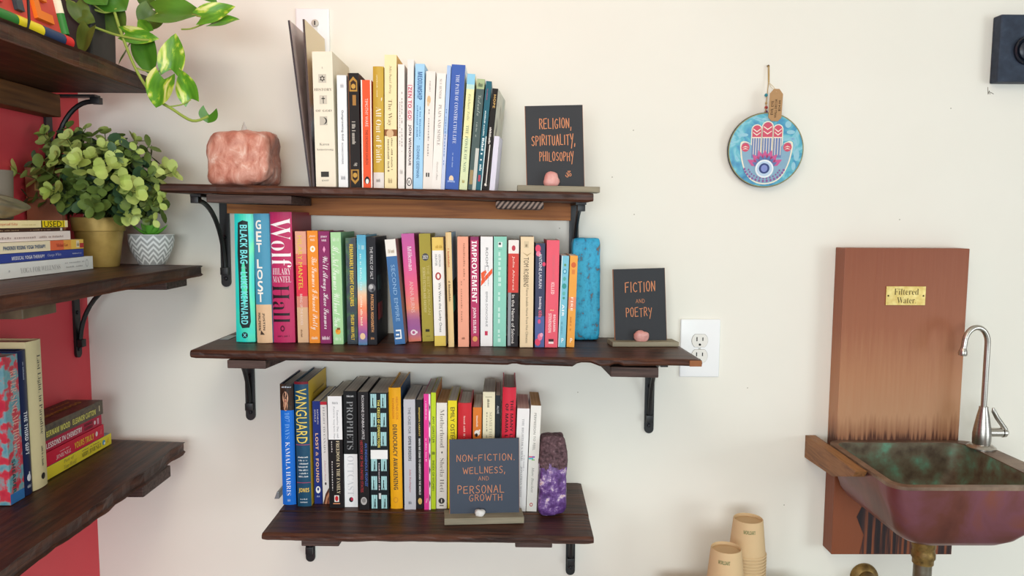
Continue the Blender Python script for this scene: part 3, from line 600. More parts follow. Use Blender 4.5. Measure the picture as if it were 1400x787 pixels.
sbook(S2, 590.2, 606, 324.8, 594.2, 609.8, 473.3, 'white paperback with yellow ends and a red oval', '#f1eeea', d=.125, bands=[(0, .12, '#e6c667'), (.905, 1, '#dcc25a')],
  patches=[('e', .355, .48, .036, .26, '#b34a46'), ('e', .355, .48, .022, .12, '#f3ece6')],
  texts=[('We Were the Lucky Ones', 'n', '#4a4a4c', .415, .87, .4, .7), ('GEORGIA', 'n', '#77777a', .155, .27, .56, .74), ('HUNTER', 'n', '#77777a', .155, .26, .24, .42), ('x', 'x', '#c8a23c', .06, .1, .3, .9, 'h')])
sbook(S2, 608.6, 617.2, 318, 613.4, 620.8, 474.6, 'thin cream jacketed hardcover with a blue and black side', '#e4c690', d=.125, hard=True, front='#22282a', front_patches=[(0, .42, .02, .98, '#9cc0da'), (.56, .7, .02, .5, '#48b8a0')],
  texts=[('x', 'x', '#c8704a', .14, .3, .3, .7), ('x', 'x', '#7a5634', .42, .6, .3, .75)])
sbook(S2, 625, 640.2, 324, 626.4, 641, 474.6, 'salmon pink paperback with faint brown lettering', '#efa68b', d=.12, texts=[('x', 'x', '#b8785f', .06, .4, .55, .75), ('x', 'x', '#b8785f', .4, .8, .3, .46), ('x', 'x', '#9a6048', .9, .93, .35, .65, 'h')])
sbook(S2, 642.8, 654.4, 324, 644, 655, 474, 'thin crimson paperback with bold white capitals running its whole height', '#b83a66', d=.12, bands=[(0, .03, '#8a3060'), (.9, 1, '#a83a50')], patches=[('e', .93, .5, .025, .3, '#e0a060')],
  texts=[('IMPROVEMENT', 'b', '#fdf4f4', .04, .6, .16, .78), ('JOAN SILBER', 'b', '#f8e2e6', .64, .88, .2, .66)])
sbook(S2, 656.8, 674, 324, 657, 673.2, 473.7, 'white paperback crossed by an orange brush mark', '#efeeee', d=.12, patches=[('p', [(.33, .03), (.30, .42), (.325, .42), (.37, .06)], '#ee5a2c'), ('p', [(.37, .05), (.30, .42), (.325, .5), (.40, .12)], '#ea6236'), ('p', [(.40, .04), (.285, .97), (.33, .97), (.45, .02)], '#ee5a2c'), ('r', .86, .9, .36, .6, '#c83a5a')],
  texts=[('ROOM', 'n', '#6a6a6e', .1, .27, .42, .62), ('EMMA DONOGHUE', 'n', '#8a8a8e', .5, .82, .42, .6), ('x', 'x', '#9a9a9e', .26, .45, .62, .7), ('x', 'x', '#9a9a9e', .26, .45, .34, .42)])
sbook(S2, 675, 693, 323.9, 674.4, 691.6, 474, 'pale aqua green paperback with a white square at its head', '#8fd0bd', d=.12, patches=[('r', .05, .095, .34, .66, '#f0f4f0'), ('r', .055, .075, .38, .56, '#3a4a48')],
  texts=[('x', 'x', '#c3e8dc', .14, .96, .36, .66), ('x', 'x', '#5a8a80', .11, .12, .38, .62, 'h')])
sbook(S2, 695, 709.8, 328.7, 693.6, 707.8, 474.4, 'paperback in white, red and black blocks on the middle shelf', '#262124', d=.115, bands=[(0, .125, '#f0e8e2'), (.125, .49, '#d3463e')],
  patches=[('e', .075, .5, .026, .18, '#c0404e'), ('r', .49, .99, .02, .3, '#8f9499')], texts=[('Julia Alvarez', 'n', '#f6d8cc', .15, .47, .36, .62), ('In the Name of Salomé', 'n', '#e9e4e0', .51, .97, .38, .66)])
sbook(S2, 711.8, 730.2, 324.2, 710.6, 728.6, 475.2, 'cream paperback with tall slim dark capitals', '#ecd4ae', d=.12, patches=[('r', .04, .1, .26, .62, '#d8c4a0'), ('p', [(.14, .15), (.16, .5), (.14, .85), (.175, .5)], '#c0a67c')],
  texts=[('TOM ROBBINS', 'n', '#5c4c38', .185, .45, .24, .62), ('Fierce Invalids Home From Hot Climates', 'n', '#7a6850', .46, .96, .44, .62), ('x', 'x', '#8a765a', .05, .09, .36, .52, 'h')])
sbook(S2, 732.4, 745.4, 333, 731, 744, 475.1, 'navy paperback spotted with pink dots', '#3f4460', d=.115, bands=[(.7, 1, '#56649c')],
  patches=[('e', .05, .25, .035, .3, '#e0486a'), ('e', .1, .3, .025, .25, '#e87a98'), ('e', .2, .9, .02, .18, '#e0486a'), ('e', .75, .45, .022, .16, '#d85a86'), ('e', .95, .3, .035, .3, '#e0486a'), ('e', .9, .55, .035, .26, '#e8789c'), ('e', .88, .7, .02, .18, '#f0a8c0')],
  texts=[('ANTOINE LAURAIN', 'n', '#e8e6ee', .1, .43, .36, .68), ('Smoking', 'b', '#e9dfe8', .51, .63, .34, .68), ('Kills', 'b', '#e86a80', .645, .71, .36, .72)])
sbook(S2, 747.4, 765.4, 329, 745, 762, 475.5, 'coral pink paperback with white capitals beside two slim shorter ones', '#ea6072', d=.115, patches=[('r', .92, .945, .28, .68, '#4a2a30'), ('r', .945, .965, .28, .68, '#f6e2e0')],
  texts=[('EVERYONE IN MY FAMILY', 'n', '#d8727e', .14, .38, .46, .66), ('KILLED', 'b', '#f7d2d2', .39, .5, .4, .66), ('BENJAMIN', 'b', '#f9dcdc', .69, .85, .58, .8), ('STEVENSON', 'b', '#f9dcdc', .68, .86, .24, .48), ('x', 'x', '#fbe2b0', .64, .655, .35, .65, 'h')])
sbook(S2, 768, 778.2, 350.3, 763, 773, 475, 'slim light blue paperback with small rings', '#7fc4d8', d=.11, patches=[('r', .0, 1, .0, .12, '#d8ecf0'), ('e', .1, .5, .014, .16, '#6a9a6a'), ('e', .17, .5, .028, .28, '#4a98b8'), ('e', .17, .5, .016, .16, '#a8dce6'), ('e', .25, .5, .022, .2, '#5cb0a8'), ('e', .33, .5, .03, .3, '#3f9a94'), ('e', .41, .5, .022, .2, '#66b8b0'), ('e', .46, .5, .014, .16, '#4f9a8a')],
  texts=[('AIR', 'b', '#f4fafa', .53, .66, .3, .62), ('x', 'x', '#5a9ab0', .72, .86, .3, .6), ('P', 'b', '#eef6f8', .9, .95, .4, .7, 'h')])
sbook(S2, 779.6, 790, 350.2, 774.6, 785.2, 475, 'slim amber orange paperback at the right end of the middle row', '#f0a84c', d=.11, bands=[(.45, .58, '#ea9068')], patches=[('e', .1, .5, .03, .32, '#d8683a'), ('r', .15, .2, .3, .7, '#e08848')],
  texts=[('FIRE', 'b', '#fbe9d8', .45, .6, .3, .6), ('x', 'x', '#c87830', .66, .82, .3, .6), ('P', 'b', '#fbead0', .9, .95, .4, .7, 'h')])
# --- bottom shelf
M_PORTRAIT = ramp_mat('cover_dark_hair_photo', [(.3, '#191310'), (.6, '#3e2b20'), (.8, '#5c4232')], noise_scale=90, scale=(1, 1, .35), rough=.35)
sbook(S3, 382.6, 401, 525, 386.6, 405.4, 689.6, 'bright blue hardcover with a portrait of a woman at its head, starting the bottom row', '#1c6fd0', hard=True, d=.155, cover_mat=pm('#1d2a50', .4, .3),
  bands=[(.215, 1, '#1a6fd4')], patches=[('r', 0, .215, 0, 1, M_PORTRAIT), ('e', .11, .52, .085, .40, '#4a3022'), ('e', .17, .42, .05, .16, '#cf9a7c'), ('e', .112, .42, .052, .215, '#dba88a'), ('e', .06, .55, .035, .3, '#3a251a'), ('e', .10, .78, .08, .14, '#3a251a'), ('e', .10, .36, .006, .045, '#2a1a16'), ('e', .10, .52, .006, .045, '#2a1a16'), ('r', .135, .142, .36, .48, '#b0584e'), ('p', [(.19, .1), (.185, .32), (.212, .45), (.185, .6), (.19, .95), (.215, .95), (.215, .1)], '#16131a')],
  texts=[('KAMALA HARRIS', 's', '#e9f1fb', .475, .92, .34, .66), ('107 DAYS', 's', '#7cb2ee', .232, .45, .34, .68), ('x', 'x', '#dfe9f6', .012, .03, .15, .85, 'h'), ('x', 'x', '#bcd6f4', .94, .97, .4, .6, 'h')])
sbook(S3, 401.8, 421.8, 521.8, 407.2, 426, 691.8, 'navy hardcover with big yellow capitals and a yellow cover', '#14506e', hard=True, d=.15, front='#e3bb35', cover_mat=pm('#154a68', .4, .35),
  bands=[(0, .02, '#7c1f2c'), (.5, .505, '#b04a6a'), (.805, .81, '#b04a6a')],
  texts=[('VANGUARD', 'n', '#f4d765', .055, .49, .08, .86), ('JONES', 'b', '#f2d060', .85, .892, .12, .88, 'h'), ('x', 'x', '#cfd8e0', .93, .945, .22, .74, 'h'), ('x', 'x', '#cfd8e0', .955, .97, .22, .74, 'h')] +
  [('x', 'x', '#dfe6ea', .59 + k * .026, .607 + k * .026, .14 + .04 * (k % 3), .86 - .04 * (k % 2), 'h') for k in range(7)], front_patches=[(.12 + k * .05, .13 + k * .05, .25, .85, '#a8851f') for k in range(4)])
sbook(S3, 427, 437.6, 548.7, 430, 441, 688.8, 'dark blue slim paperback with peach capitals and a round white seal', '#1c2f7c', d=.145,
  patches=[('e', .862, .5, .035, .3, '#eef0f2'), ('e', .855, .5, .016, .12, '#2a3a80')],
  texts=[('LOST & FOUND', 'b', '#e6b99a', .31, .79, .3, .66), ('KATHRYN', 'n', '#d8d2dc', .08, .22, .56, .74), ('SCHULZ', 'n', '#d8d2dc', .08, .2, .22, .4), ('x', 'x', '#aab4d8', .91, .935, .3, .7, 'h')])
sbook(S3, 438, 446.2, 549.4, 441.4, 450.8, 689, 'slim white paperback with a red head and brown curved stripes at its foot', '#efeceb', d=.13, bands=[(0, .03, '#c8283a')],
  patches=[('p', [(.84, 1), (.9, .45), (.99, .05), (1, .05), (1, 1)], '#5a3426'), ('p', [(.88, 1), (.93, .55), (1, .3), (1, .55), (.95, .75), (.92, 1)], '#c88a68'), ('p', [(.94, 1), (.97, .75), (1, .7), (1, 1)], '#8a4a34'), ('e', .8, .5, .014, .14, '#4a4648')],
  texts=[('FLIGHT TO CANADA', 's', '#8e8a8c', .05, .5, .36, .66), ('Ishmael Reed', 'i', '#c88a98', .57, .77, .38, .62)])
sbook(S3, 447, 467.8, 542, 451.6, 469.4, 694.6, 'thick paperback, white above and black below, with cream capitals', '#1a1516', d=.14, bands=[(0, .385, '#f1f0f1')],
  patches=[('r', .885, .945, .34, .68, '#e9e2da'), ('e', .915, .51, .024, .12, '#c8242c'), ('r', .955, .965, .25, .75, '#d08a60')],
  texts=[('FREEDOM IN THE FAMILY', 's', '#ead9b4', .395, .87, .54, .78), ('Tananarive Due and', 's', '#8d8b90', .12, .37, .62, .76), ('Patricia Stephens Due', 's', '#8d8b90', .09, .38, .36, .5), ('x', 'x', '#cfc8c4', .4, .84, .2, .3), ('x', 'x', '#a9a7ac', .04, .07, .3, .75, 'h')])
sbook(S3, 468.8, 487.8, 535, 471.6, 489.2, 693.4, 'paperback black above and white below with large outlined serif capitals', '#131315', d=.14, bands=[(.54, 1, '#f2f2f3')],
  patches=[('e', .935, .5, .022, .16, '#2a2628'), ('e', .93, .56, .014, .1, '#c02a4a')],
  texts=[('PROPHETS', 's', '#8e9092', .085, .5, .24, .72), ('OUTCAST', 's', '#d3d4d8', .555, .9, .24, .72), ('x', 'x', '#d8d8da', .03, .05, .25, .8, 'h')])
sbook(S3, 488.6, 503.4, 536, 491.4, 505.2, 697, 'black paperback with red and blue columns of capitals', '#1d191b', d=.14, patches=[('e', .925, .46, .034, .3, '#b8b4b2'), ('e', .92, .46, .02, .2, '#8a8684')],
  texts=[("AN INDIGENOUS PEOPLES'", 'n', '#4f74c8', .43, .8, .62, .86), ('HISTORY OF THE UNITED STATES', 'n', '#c0343a', .41, .85, .18, .42), ('ROXANNE DUNBAR-ORTIZ', 'n', '#dcd8da', .03, .4, .36, .6)])
pt = []
for r_ in range(6):
    a = .01 + r_ * .162 + (.0 if r_ < 3 else .055); b = a + .118
    for v0, v1 in ((.06, .37), (.6, .9)):
        if b > 1: b = .995
        pt.append(('r', a, b, v0, v1, '#a9d6d8'))
        for q in (.3, .68): pt.append(('r', a, b, v0 + (v1 - v0) * q, v0 + (v1 - v0) * q + .018, '#5f8a90'))
        cx = v0 + .12 + (.06 if r_ % 2 else 0); pt.append(('e', a + .075, cx, .028, .028, '#151a1e')); pt.append(('e', a + .042, cx + .008, .010, .024, '#151a1e')); pt.append(('p', [(a + .085, cx - .03), (a + .118, cx - .05), (a + .118, cx - .02), (a + .09, cx), (a + .118, cx + .03), (a + .118, cx + .055), (a + .085, cx + .03)], '#151a1e'))
pt.append(('r', .487, .565, .04, .96, '#f1f1f0')); pt.append(('r', .86, .91, .46, .58, '#d8d8d8'))
sbook(S3, 505, 530.2, 537.3, 506.4, 532.2, 696.4, 'thick black paperback with rows of pale blue windows and small figures', '#141b20', d=.14, patches=pt,
  texts=[('THE CRISIS OF CONNECTION', 'b', '#e9db6a', .06, .465, .42, .56), ('x', 'x', '#d8c8cc', .6, .84, .46, .54), ('x', 'x', '#77777a', .5, .512, .24, .76, 'h'), ('x', 'x', '#77777a', .52, .532, .16, .84, 'h'), ('x', 'x', '#77777a', .54, .552, .3, .7, 'h')])
sbook(S3, 531.2, 547.6, 530, 534.2, 551, 695, 'golden yellow hardcover with dark blue cover and capitals', '#f0ac1c', hard=True, d=.15, front='#1c4568', patches=[('e', .925, .45, .024, .2, '#d8922a'), ('e', .925, .45, .017, .14, '#f0ac1c')],
  texts=[('DEMOCRACY AWAKENING', 'b', '#5a4a2c', .3, .84, .3, .66), ('HEATHER COX', 'n', '#c8741e', .075, .26, .6, .78), ('RICHARDSON', 'n', '#c8741e', .085, .25, .28, .46)])
sbook(S3, 551.6, 567.4, 546.3, 553, 568.8, 696.8, 'light grey paperback with dark capitals and a red signature line', '#c4c4cb', d=.13,
  texts=[('OPEN BORDERS', 'b', '#4c4c52', .33, .555, .38, .64), ('THE CASE FOR', 'n', '#66666c', .07, .31, .38, .62), ('John Washington', 'i', '#b84a58', .63, .84, .4, .62), ('x', 'x', '#85858c', .91, .95, .36, .62, 'h')])
sbook(S3, 568.4, 577.8, 546.7, 569.8, 579, 695.6, 'slim black paperback with gold and white capitals, left of the pink one', '#1f1c1d', d=.125, patches=[('e', .93, .5, .03, .3, '#d8b468')],
  texts=[('BENJAMÍN LABATUT', 'b', '#e0c05a', .07, .33, .34, .64), ('WHEN WE CEASE TO UNDERSTAND THE WORLD', 'b', '#ece8e4', .35, .87, .36, .64)])
sbook(S3, 579, 588.6, 538.9, 580.2, 588.8, 697, 'hot pink slim paperback with a white patterned edge', '#e8409a', d=.145, patches=[('r', 0, 1, .76, 1, '#f3f0f0')] + [('p', [(a, .78), (a + .03, .98), (a + .07, .86), (a + .06, .8)], '#2c2a34') for a in (.08, .22, .36, .5, .62, .74, .86)],
  texts=[('x', 'x', '#f7c0dc', .06, .22, .24, .5), ('x', 'x', '#f7c0dc', .38, .6, .24, .5), ('S', 'c', '#fbe0ee', .9, .94, .25, .55, 'h')])
sbook(S3, 589.4, 595.8, 537, 589.2, 595.8, 696, 'slim lime green paperback with dark capitals', '#c2dc2c', d=.145, front='#d0803a', texts=[('AMY GERSTLER', 'n', '#3e4a22', .2, .43, .26, .7), ('INDEX OF WOMEN', 'n', '#3e4a22', .58, .84, .26, .7), ('x', 'x', '#5a6a24', .49, .53, .2, .8, 'h')])
sbook(S3, 596.8, 611.2, 551, 596.4, 610.9, 695.6, 'ivory paperback with grey serif lettering and a round black mark', '#ece6dc', d=.12, pages=M_PAGES_TAN, patches=[('e', .925, .5, .028, .3, '#3c3836'), ('r', .91, .94, .46, .54, '#ece6dc'), ('r', .965, .975, .3, .7, '#6a6460')],
  texts=[('Motherhood', 's', '#88827c', .06, .42, .34, .74), ('•', 'n', '#5a5450', .455, .475, .46, .6), ('Sheila Heti', 's', '#88827c', .52, .84, .34, .74)])
sbook(S3, 612.3, 624.8, 548, 612, 624, 695.6, 'bright yellow paperback with black capitals behind the slate sign', '#eeda26', d=.125,
  texts=[('EMILY OSTER', 'n', '#3c3a20', .06, .37, .3, .76), ('x', 'x', '#5a5524', .42, .92, .3, .74)])
sbook(S3, 626, 645, 551, 625.6, 643.6, 695.8, 'red hardcover with a thin white script, behind the slate sign', '#d03038', hard=True, d=.115, texts=[('x', 'x', '#f0b8b0', .12, .32, .42, .6), ('x', 'x', '#e8a49a', .4, .7, .42, .6)])
sbook(S3, 646.6, 658.8, 557.3, 645.2, 657, 696, 'orange paperback with a small white bird mark, behind the slate sign', '#de7c2e', d=.115, patches=[('e', .25, .5, .028, .32, '#f3ece2'), ('e', .27, .42, .018, .16, '#2a2422'), ('r', .215, .235, .7, .85, '#f3ece2')], texts=[('x', 'x', '#f7dcc4', .08, .19, .38, .66), ('x', 'x', '#f7dcc4', .36, .7, .3, .7)])
sbook(S3, 660.2, 677, 536.2, 659, 675.4, 696, 'cream paperback with pale grey serif capitals, behind the slate sign', '#efe6c6', d=.13, texts=[('SOMETHING', 's', '#b7ae94', .17, .45, .54, .78), ('x', 'x', '#a9a088', .17, .6, .3, .42), ('x', 'x', '#8a836e', .06, .13, .36, .62)], patches=[('r', .04, .045, .2, .75, '#a9a088')])
sbook(S3, 677.7, 684.2, 540.8, 676, 682.6, 696, 'thin navy black paperback squeezed left of the tall red hardcover', '#20262e', d=.125, texts=[('ALIVE', 'n', '#c8ccd0', .09, .16, .3, .72)])
sbook(S3, 687, 706.2, 529.8, 683.6, 701.5, 697, 'tall red hardcover with black capitals in two columns', '#dc2f44', hard=True, d=.14, front='#c43a44', texts=[('THE MANY LIVES', 'b', '#4a1a22', .1, .5, .6, .82), ('OF MAMA LOVE', 'b', '#3c141c', .13, .5, .24, .46)])
sbook(S3, 707.2, 724.4, 559, 702, 718.6, 699.4, 'white paperback with grey capitals, half behind the slate sign', '#efeceb', d=.125, pages=M_PAGES_PINK, texts=[('THE RIGHTEOUS MIND', 's', '#918d90', .1, .5, .42, .6), ('JONATHAN HAIDT', 's', '#a39fa2', .56, .86, .42, .6), ('x', 'x', '#b0acb0', .45, .6, .66, .78)])
sbook(S3, 725.8, 740.2, 555, 719.4, 733.4, 699.6, 'ivory paperback with small rainbow tabs at the right end of the bottom row', '#eeebe4', d=.12, pages=M_PAGES_TAN,
  patches=[('r', .475, .49, .02, .35, '#e07a98'), ('r', .475, .49, .35, .6, '#a06ac0'), ('r', .49, .505, .02, .45, '#5ac0d0'), ('r', .505, .515, .3, .6, '#8ac86a'), ('e', .935, .45, .018, .16, '#c85a5a'), ('e', .935, .45, .01, .09, '#eeebe4')],
  texts=[('PERMISSION TO FEEL', 'n', '#8f8c86', .07, .42, .36, .58), ('Marc Brackett', 'i', '#8f8c86', .58, .82, .36, .6)])

# --- books on the shelves along the red wall
def lbook(y0, y1, z0, h, xs, label, cover, d=.14, lean=0.0, **kw):
    """upright book, spine facing +X, between depths y0 (near) and y1 (far)"""
    M = Matrix.Translation((xs, (y0 + y1) / 2, z0)) @ Matrix.Rotation(math.pi / 2 + lean, 4, 'Z')
    hard = kw.get('hard')
    return book('hardcover_book' if hard else 'paperback_book', (y1 - y0) * .985, h, min(d, xs - WX - .003), M, label, cover, **kw)
def lying(yfar, length, z0, th, xs, label, cover, d=.13, yaw=0.0, **kw):
    """book lying with its front cover up, spine facing +X, foot of the spine at the far end"""
    M = Matrix.Translation((xs, yfar, z0 + th / 2)) @ Matrix.Rotation(math.pi / 2 + yaw, 4, 'Z') @ Matrix.Rotation(-math.pi / 2, 4, 'Y')
    return book('paperback_book', th * .97, length, min(d, xs - WX - .003), M, label, cover, **kw)
zL = 1.0338
M_RIVER = ramp_mat('cover_red_teal_leaves', [(.3, '#c83048'), (.46, '#d8404e'), (.54, '#7fb0b4'), (.7, '#4a90a8'), (.8, '#b8485a')], noise_scale=52, detail=4, rough=.4)
G3 = 'books on the lowest shelf by the red wall'
lbook(1.193, 1.229, zL, .243, -.80, 'red and teal patterned upright book at the left edge of the picture', '#c8384c', cover_mat=M_RIVER, group=G3, bands=[(.93, 1, '#3a78b8')],
  texts=[('RIVER SING ME HOME', 's', '#f0b9a8', .1, .66, .4, .82), ('ELEANOR', 'b', '#e8566a', .6, .82, .62, .82), ('SHEARER', 'b', '#2e5a5c', .7, .93, .2, .42)])
lbook(1.230, 1.2545, zL, .246, -.803, 'dark navy upright book with white capitals, left of the tall cream hardcover', '#1f2a50', hard=True, group=G3, patches=[('e', .88, .5, .026, .2, '#e6e8ee'), ('r', .84, .88, .5, .62, '#e6e8ee')],
  texts=[('THE THIRD GIFT', 'b', '#eceef4', .42, .72, .3, .66), ('x', 'x', '#a8b0c8', .08, .2, .42, .58), ('x', 'x', '#c8ccd8', .92, .95, .3, .7, 'h')])
lbook(1.2555, 1.297, zL, .257, -.803, 'tall cream hardcover with dark serif lettering on the lowest red wall shelf', '#ead9a8', hard=True, group=G3, front='#e0cf9c', patches=[('e', .925, .6, .022, .14, '#2c2a28')],
  texts=[('Last Light, in Paradise', 's', '#4c4a44', .1, .64, .5, .82), ('x', 'x', '#7a7462', .72, .86, .56, .72)])
M_BIRNAM = ramp_mat('cover_dark_woodland', [(.3, '#2c2420'), (.5, '#5a4a34'), (.62, '#3a2c28'), (.75, '#86744c')], noise_scale=45, detail=4, rough=.4)
zs = zL
G4 = 'novels lying in a stack beside the tall cream hardcover'
def tx_y(a): return a
lying(1.53, .225, zs, .0235, -.812, 'yellow paperback lying at the bottom of the stack of four', '#edd73a', group=G4, front='#8f9aa6', patches=[('e', .87, .5, .024, .22, '#4f9ac0'), ('e', .88, .4, .012, .12, '#f0f4f4')],
  texts=[('ABBY JIMENEZ', 's', '#6a6036', .51, .82, .2, .62), ('Part of', 'i', '#a0924a', .25, .4, .54, .9), ('Your World', 'i', '#a0924a', .25, .43, .1, .46), ('x', 'x', '#8a7e3e', .52, .82, .74, .86), ('M', 'c', '#d8a83a', .91, .96, .3, .75)]); zs += .0238
lying(1.503, .21, zs, .0255, -.812, 'scarlet paperback with yellow capitals lying in the stack', '#d62440', group=G4, patches=[('e', .87, .5, .02, .2, '#f0d8d8')],
  texts=[('YOURS TRULY', 'b', '#f2c63a', .5, .82, .22, .7), ('JIMENEZ', 's', '#f6dcd8', .22, .44, .14, .46), ('x', 'x', '#f0b0b0', .26, .42, .6, .72), ('M', 'c', '#e86a70', .91, .97, .3, .7)]); zs += .0258
lying(1.500, .21, zs, .0205, -.814, 'crimson paperback with white capitals lying second from the top of the stack', '#b81f40', group=G4, patches=[('e', .88, .5, .016, .2, '#ecd0d4'), ('r', .92, .95, .2, .8, '#d8a0b0')],
  texts=[('CHEMISTRY', 'b', '#f8e8e8', .42, .66, .24, .74), ('LESSONS', 'b', '#f8e8e8', .12, .33, .24, .74), ('IN', 'b', '#f4dce0', .345, .4, .3, .74), ('BONNIE', 'b', '#5c1426', .7, .84, .56, .86), ('GARMUS', 'b', '#5c1426', .7, .84, .16, .46)]); zs += .0208
zz = zs
lb = lying(1.503, .215, zs, .029, -.812, 'dark woodland patterned paperback topping the stack of four', '#4a3c2c', group=G4, cover_mat=M_BIRNAM, patches=[('r', .93, .945, .3, .7, '#d8c8a0')],
  texts=[('ELEANOR CATTON', 'b', '#ece070', .5, .87, .2, .58), ('BIRNAM WOOD', 'b', '#ece070', .12, .46, .2, .58)])
fw = .029 * .97 / 2 + .0012
for s_, a, b, q0, q1 in (('BIRNAM', .3, .62, .5, .68), ('WOOD', .55, .9, .5, .68), ('A NOVEL', .6, .9, .2, .3)):
    place_geo(text_geo(s_, 'b'), lambda x, y, a=a, b=b, q0=q0, q1=q1: Vector((fw, .06 * (1 - (q0 + (q1 - q0) * y)) + .008, .215 * (1 - (a + (b - a) * x)))), 'cover_lettering', pm('#b89a3c', .5, .3), lb)
# stack on the middle shelf of the red wall
zs = 1.4058; G5 = 'books lying in a stack beside the gold pot'
lying(1.386, .285, zs, .0238, -.755, 'thick white paperback at the bottom of the stack beside the gold pot', '#eef0f0', group=G5, patches=[('e', .93, .5, .016, .3, '#c8c8ca'), ('e', .93, .5, .012, .22, '#eef0f0')],
  texts=[('YOGA FOR WELLNESS', 's', '#b7b7ba', .27, .64, .26, .62), ('x', 'x', '#c0c0c4', .68, .9, .62, .76), ('x', 'x', '#c0c0c4', .7, .88, .3, .44), ('•', 'n', '#c0c0c4', .17, .185, .4, .56)]); zs += .0240
lying(1.357, .275, zs, .0142, -.755, 'royal blue paperback second from the bottom beside the gold pot', '#38489c', group=G5, texts=[('MEDICAL YOGA THERAPY', 'b', '#dfe2f2', .28, .58, .26, .66), ('Ganga White', 'i', '#c8cee8', .61, .75, .28, .7), ('x', 'x', '#c8cee8', .87, .97, .42, .62)]); zs += .0144
lying(1.358, .275, zs, .0168, -.755, 'cream and orange paperback with navy capitals in the stack', '#f3e6c8', group=G5, bands=[(.64, .78, '#e8704a'), (.78, .86, '#eea44c'), (.86, 1, '#eec45a')], patches=[('r', .915, .95, .15, .9, '#f0e0c0'), ('r', .955, 1, .1, .6, '#b83a3c')],
  texts=[('PHOENIX RISING YOGA THERAPY', 'b', '#3a5a84', .21, .59, .3, .66), ('Michael Lee', 's', '#a03a30', .7, .82, .34, .68), ('x', 'x', '#8a7a60', .92, .945, .3, .8)]); zs += .0170
lying(1.400, .20, zs, .0150, -.803, 'black paperback with a pink mark, showing only its end beside the gold pot', '#231f22', group=G5, d=.08, patches=[('r', .93, .965, .25, .75, '#d05a78')])
lying(1.322, .26, zs, .0152, -.757, 'rosy white booklet with faint grey lettering in the upper half of the stack', '#f0e2dd', group=G5, d=.044, texts=[('x', 'x', '#b8a4a0', .22, .62, .3, .62), ('x', 'x', '#b8a4a0', .66, .92, .3, .6)]); zs += .0154
lying(1.302, .24, zs, .0058, -.757, 'very thin brown paperback under the cream one with the yellow sticker', '#4c3026', group=G5, patches=[('r', .96, .985, .1, .9, '#e8e0d4')], texts=[('x', 'x', '#a88a6c', .25, .5, .3, .65), ('x', 'x', '#a88a6c', .62, .84, .3, .65)]); zs += .0060
lying(1.312, .25, zs, .0118, -.755, 'cream paperback with a yellow and black sticker, topmost in the stack beside the gold pot', '#f2e2ae', group=G5, patches=[('r', .7, .965, .02, .98, '#f0d21e'), ('r', .7, .713, .02, .98, '#3a3418'), ('r', .945, .952, .02, .98, '#3a3418')],
  texts=[('The Bhagavad Gita', 's', '#d87a5a', .2, .46, .28, .7), ('USED', 'n', '#2a2612', .73, .925, .05, .92), ('x', 'x', '#d8c890', .5, .66, .35, .55)]); zs += .0120
ZSTACK = zs
# ------------------------------------------------------------------ bookends and signs
M_ZINC = pm('#8d979c', .4, .5, .05, .6)
def bookend(x0, x1, S, label):
    r = thing('metal_bookend', label, 'bookend', (x0, 1.54, S[0] - S[1] * x0), 'metal bookends at the left ends of the rows')
    b = MB(); z = S[0] - S[1] * x0 + .0003
    return r, b, z
P = at_plane(316, 461, *S2)
r = thing('metal_bookend', 'flat grey metal bookend foot peeking out left of the teal hardcover', 'bookend', P)
b = MB(); b.box((P.x - .012, P.y - .03, P.z + .0002), (P.x + .006, P.y + .02, P.z + .001)); b.build('foot', M_ZINC, r)
P = atY(381, 675, 1.55)
r = thing('metal_bookend', 'grey metal tab showing left of the bright blue hardcover', 'bookend', P)
b = MB(); b.prism([(-.0065 + P.x, -.007 + P.z), (P.x + .004, -.007 + P.z), (P.x + .004, .008 + P.z), (P.x - .001, .008 + P.z)], 'y', P.y - .01, P.y + .05, bevel=.001)
b.build('foot', M_ZINC, r)

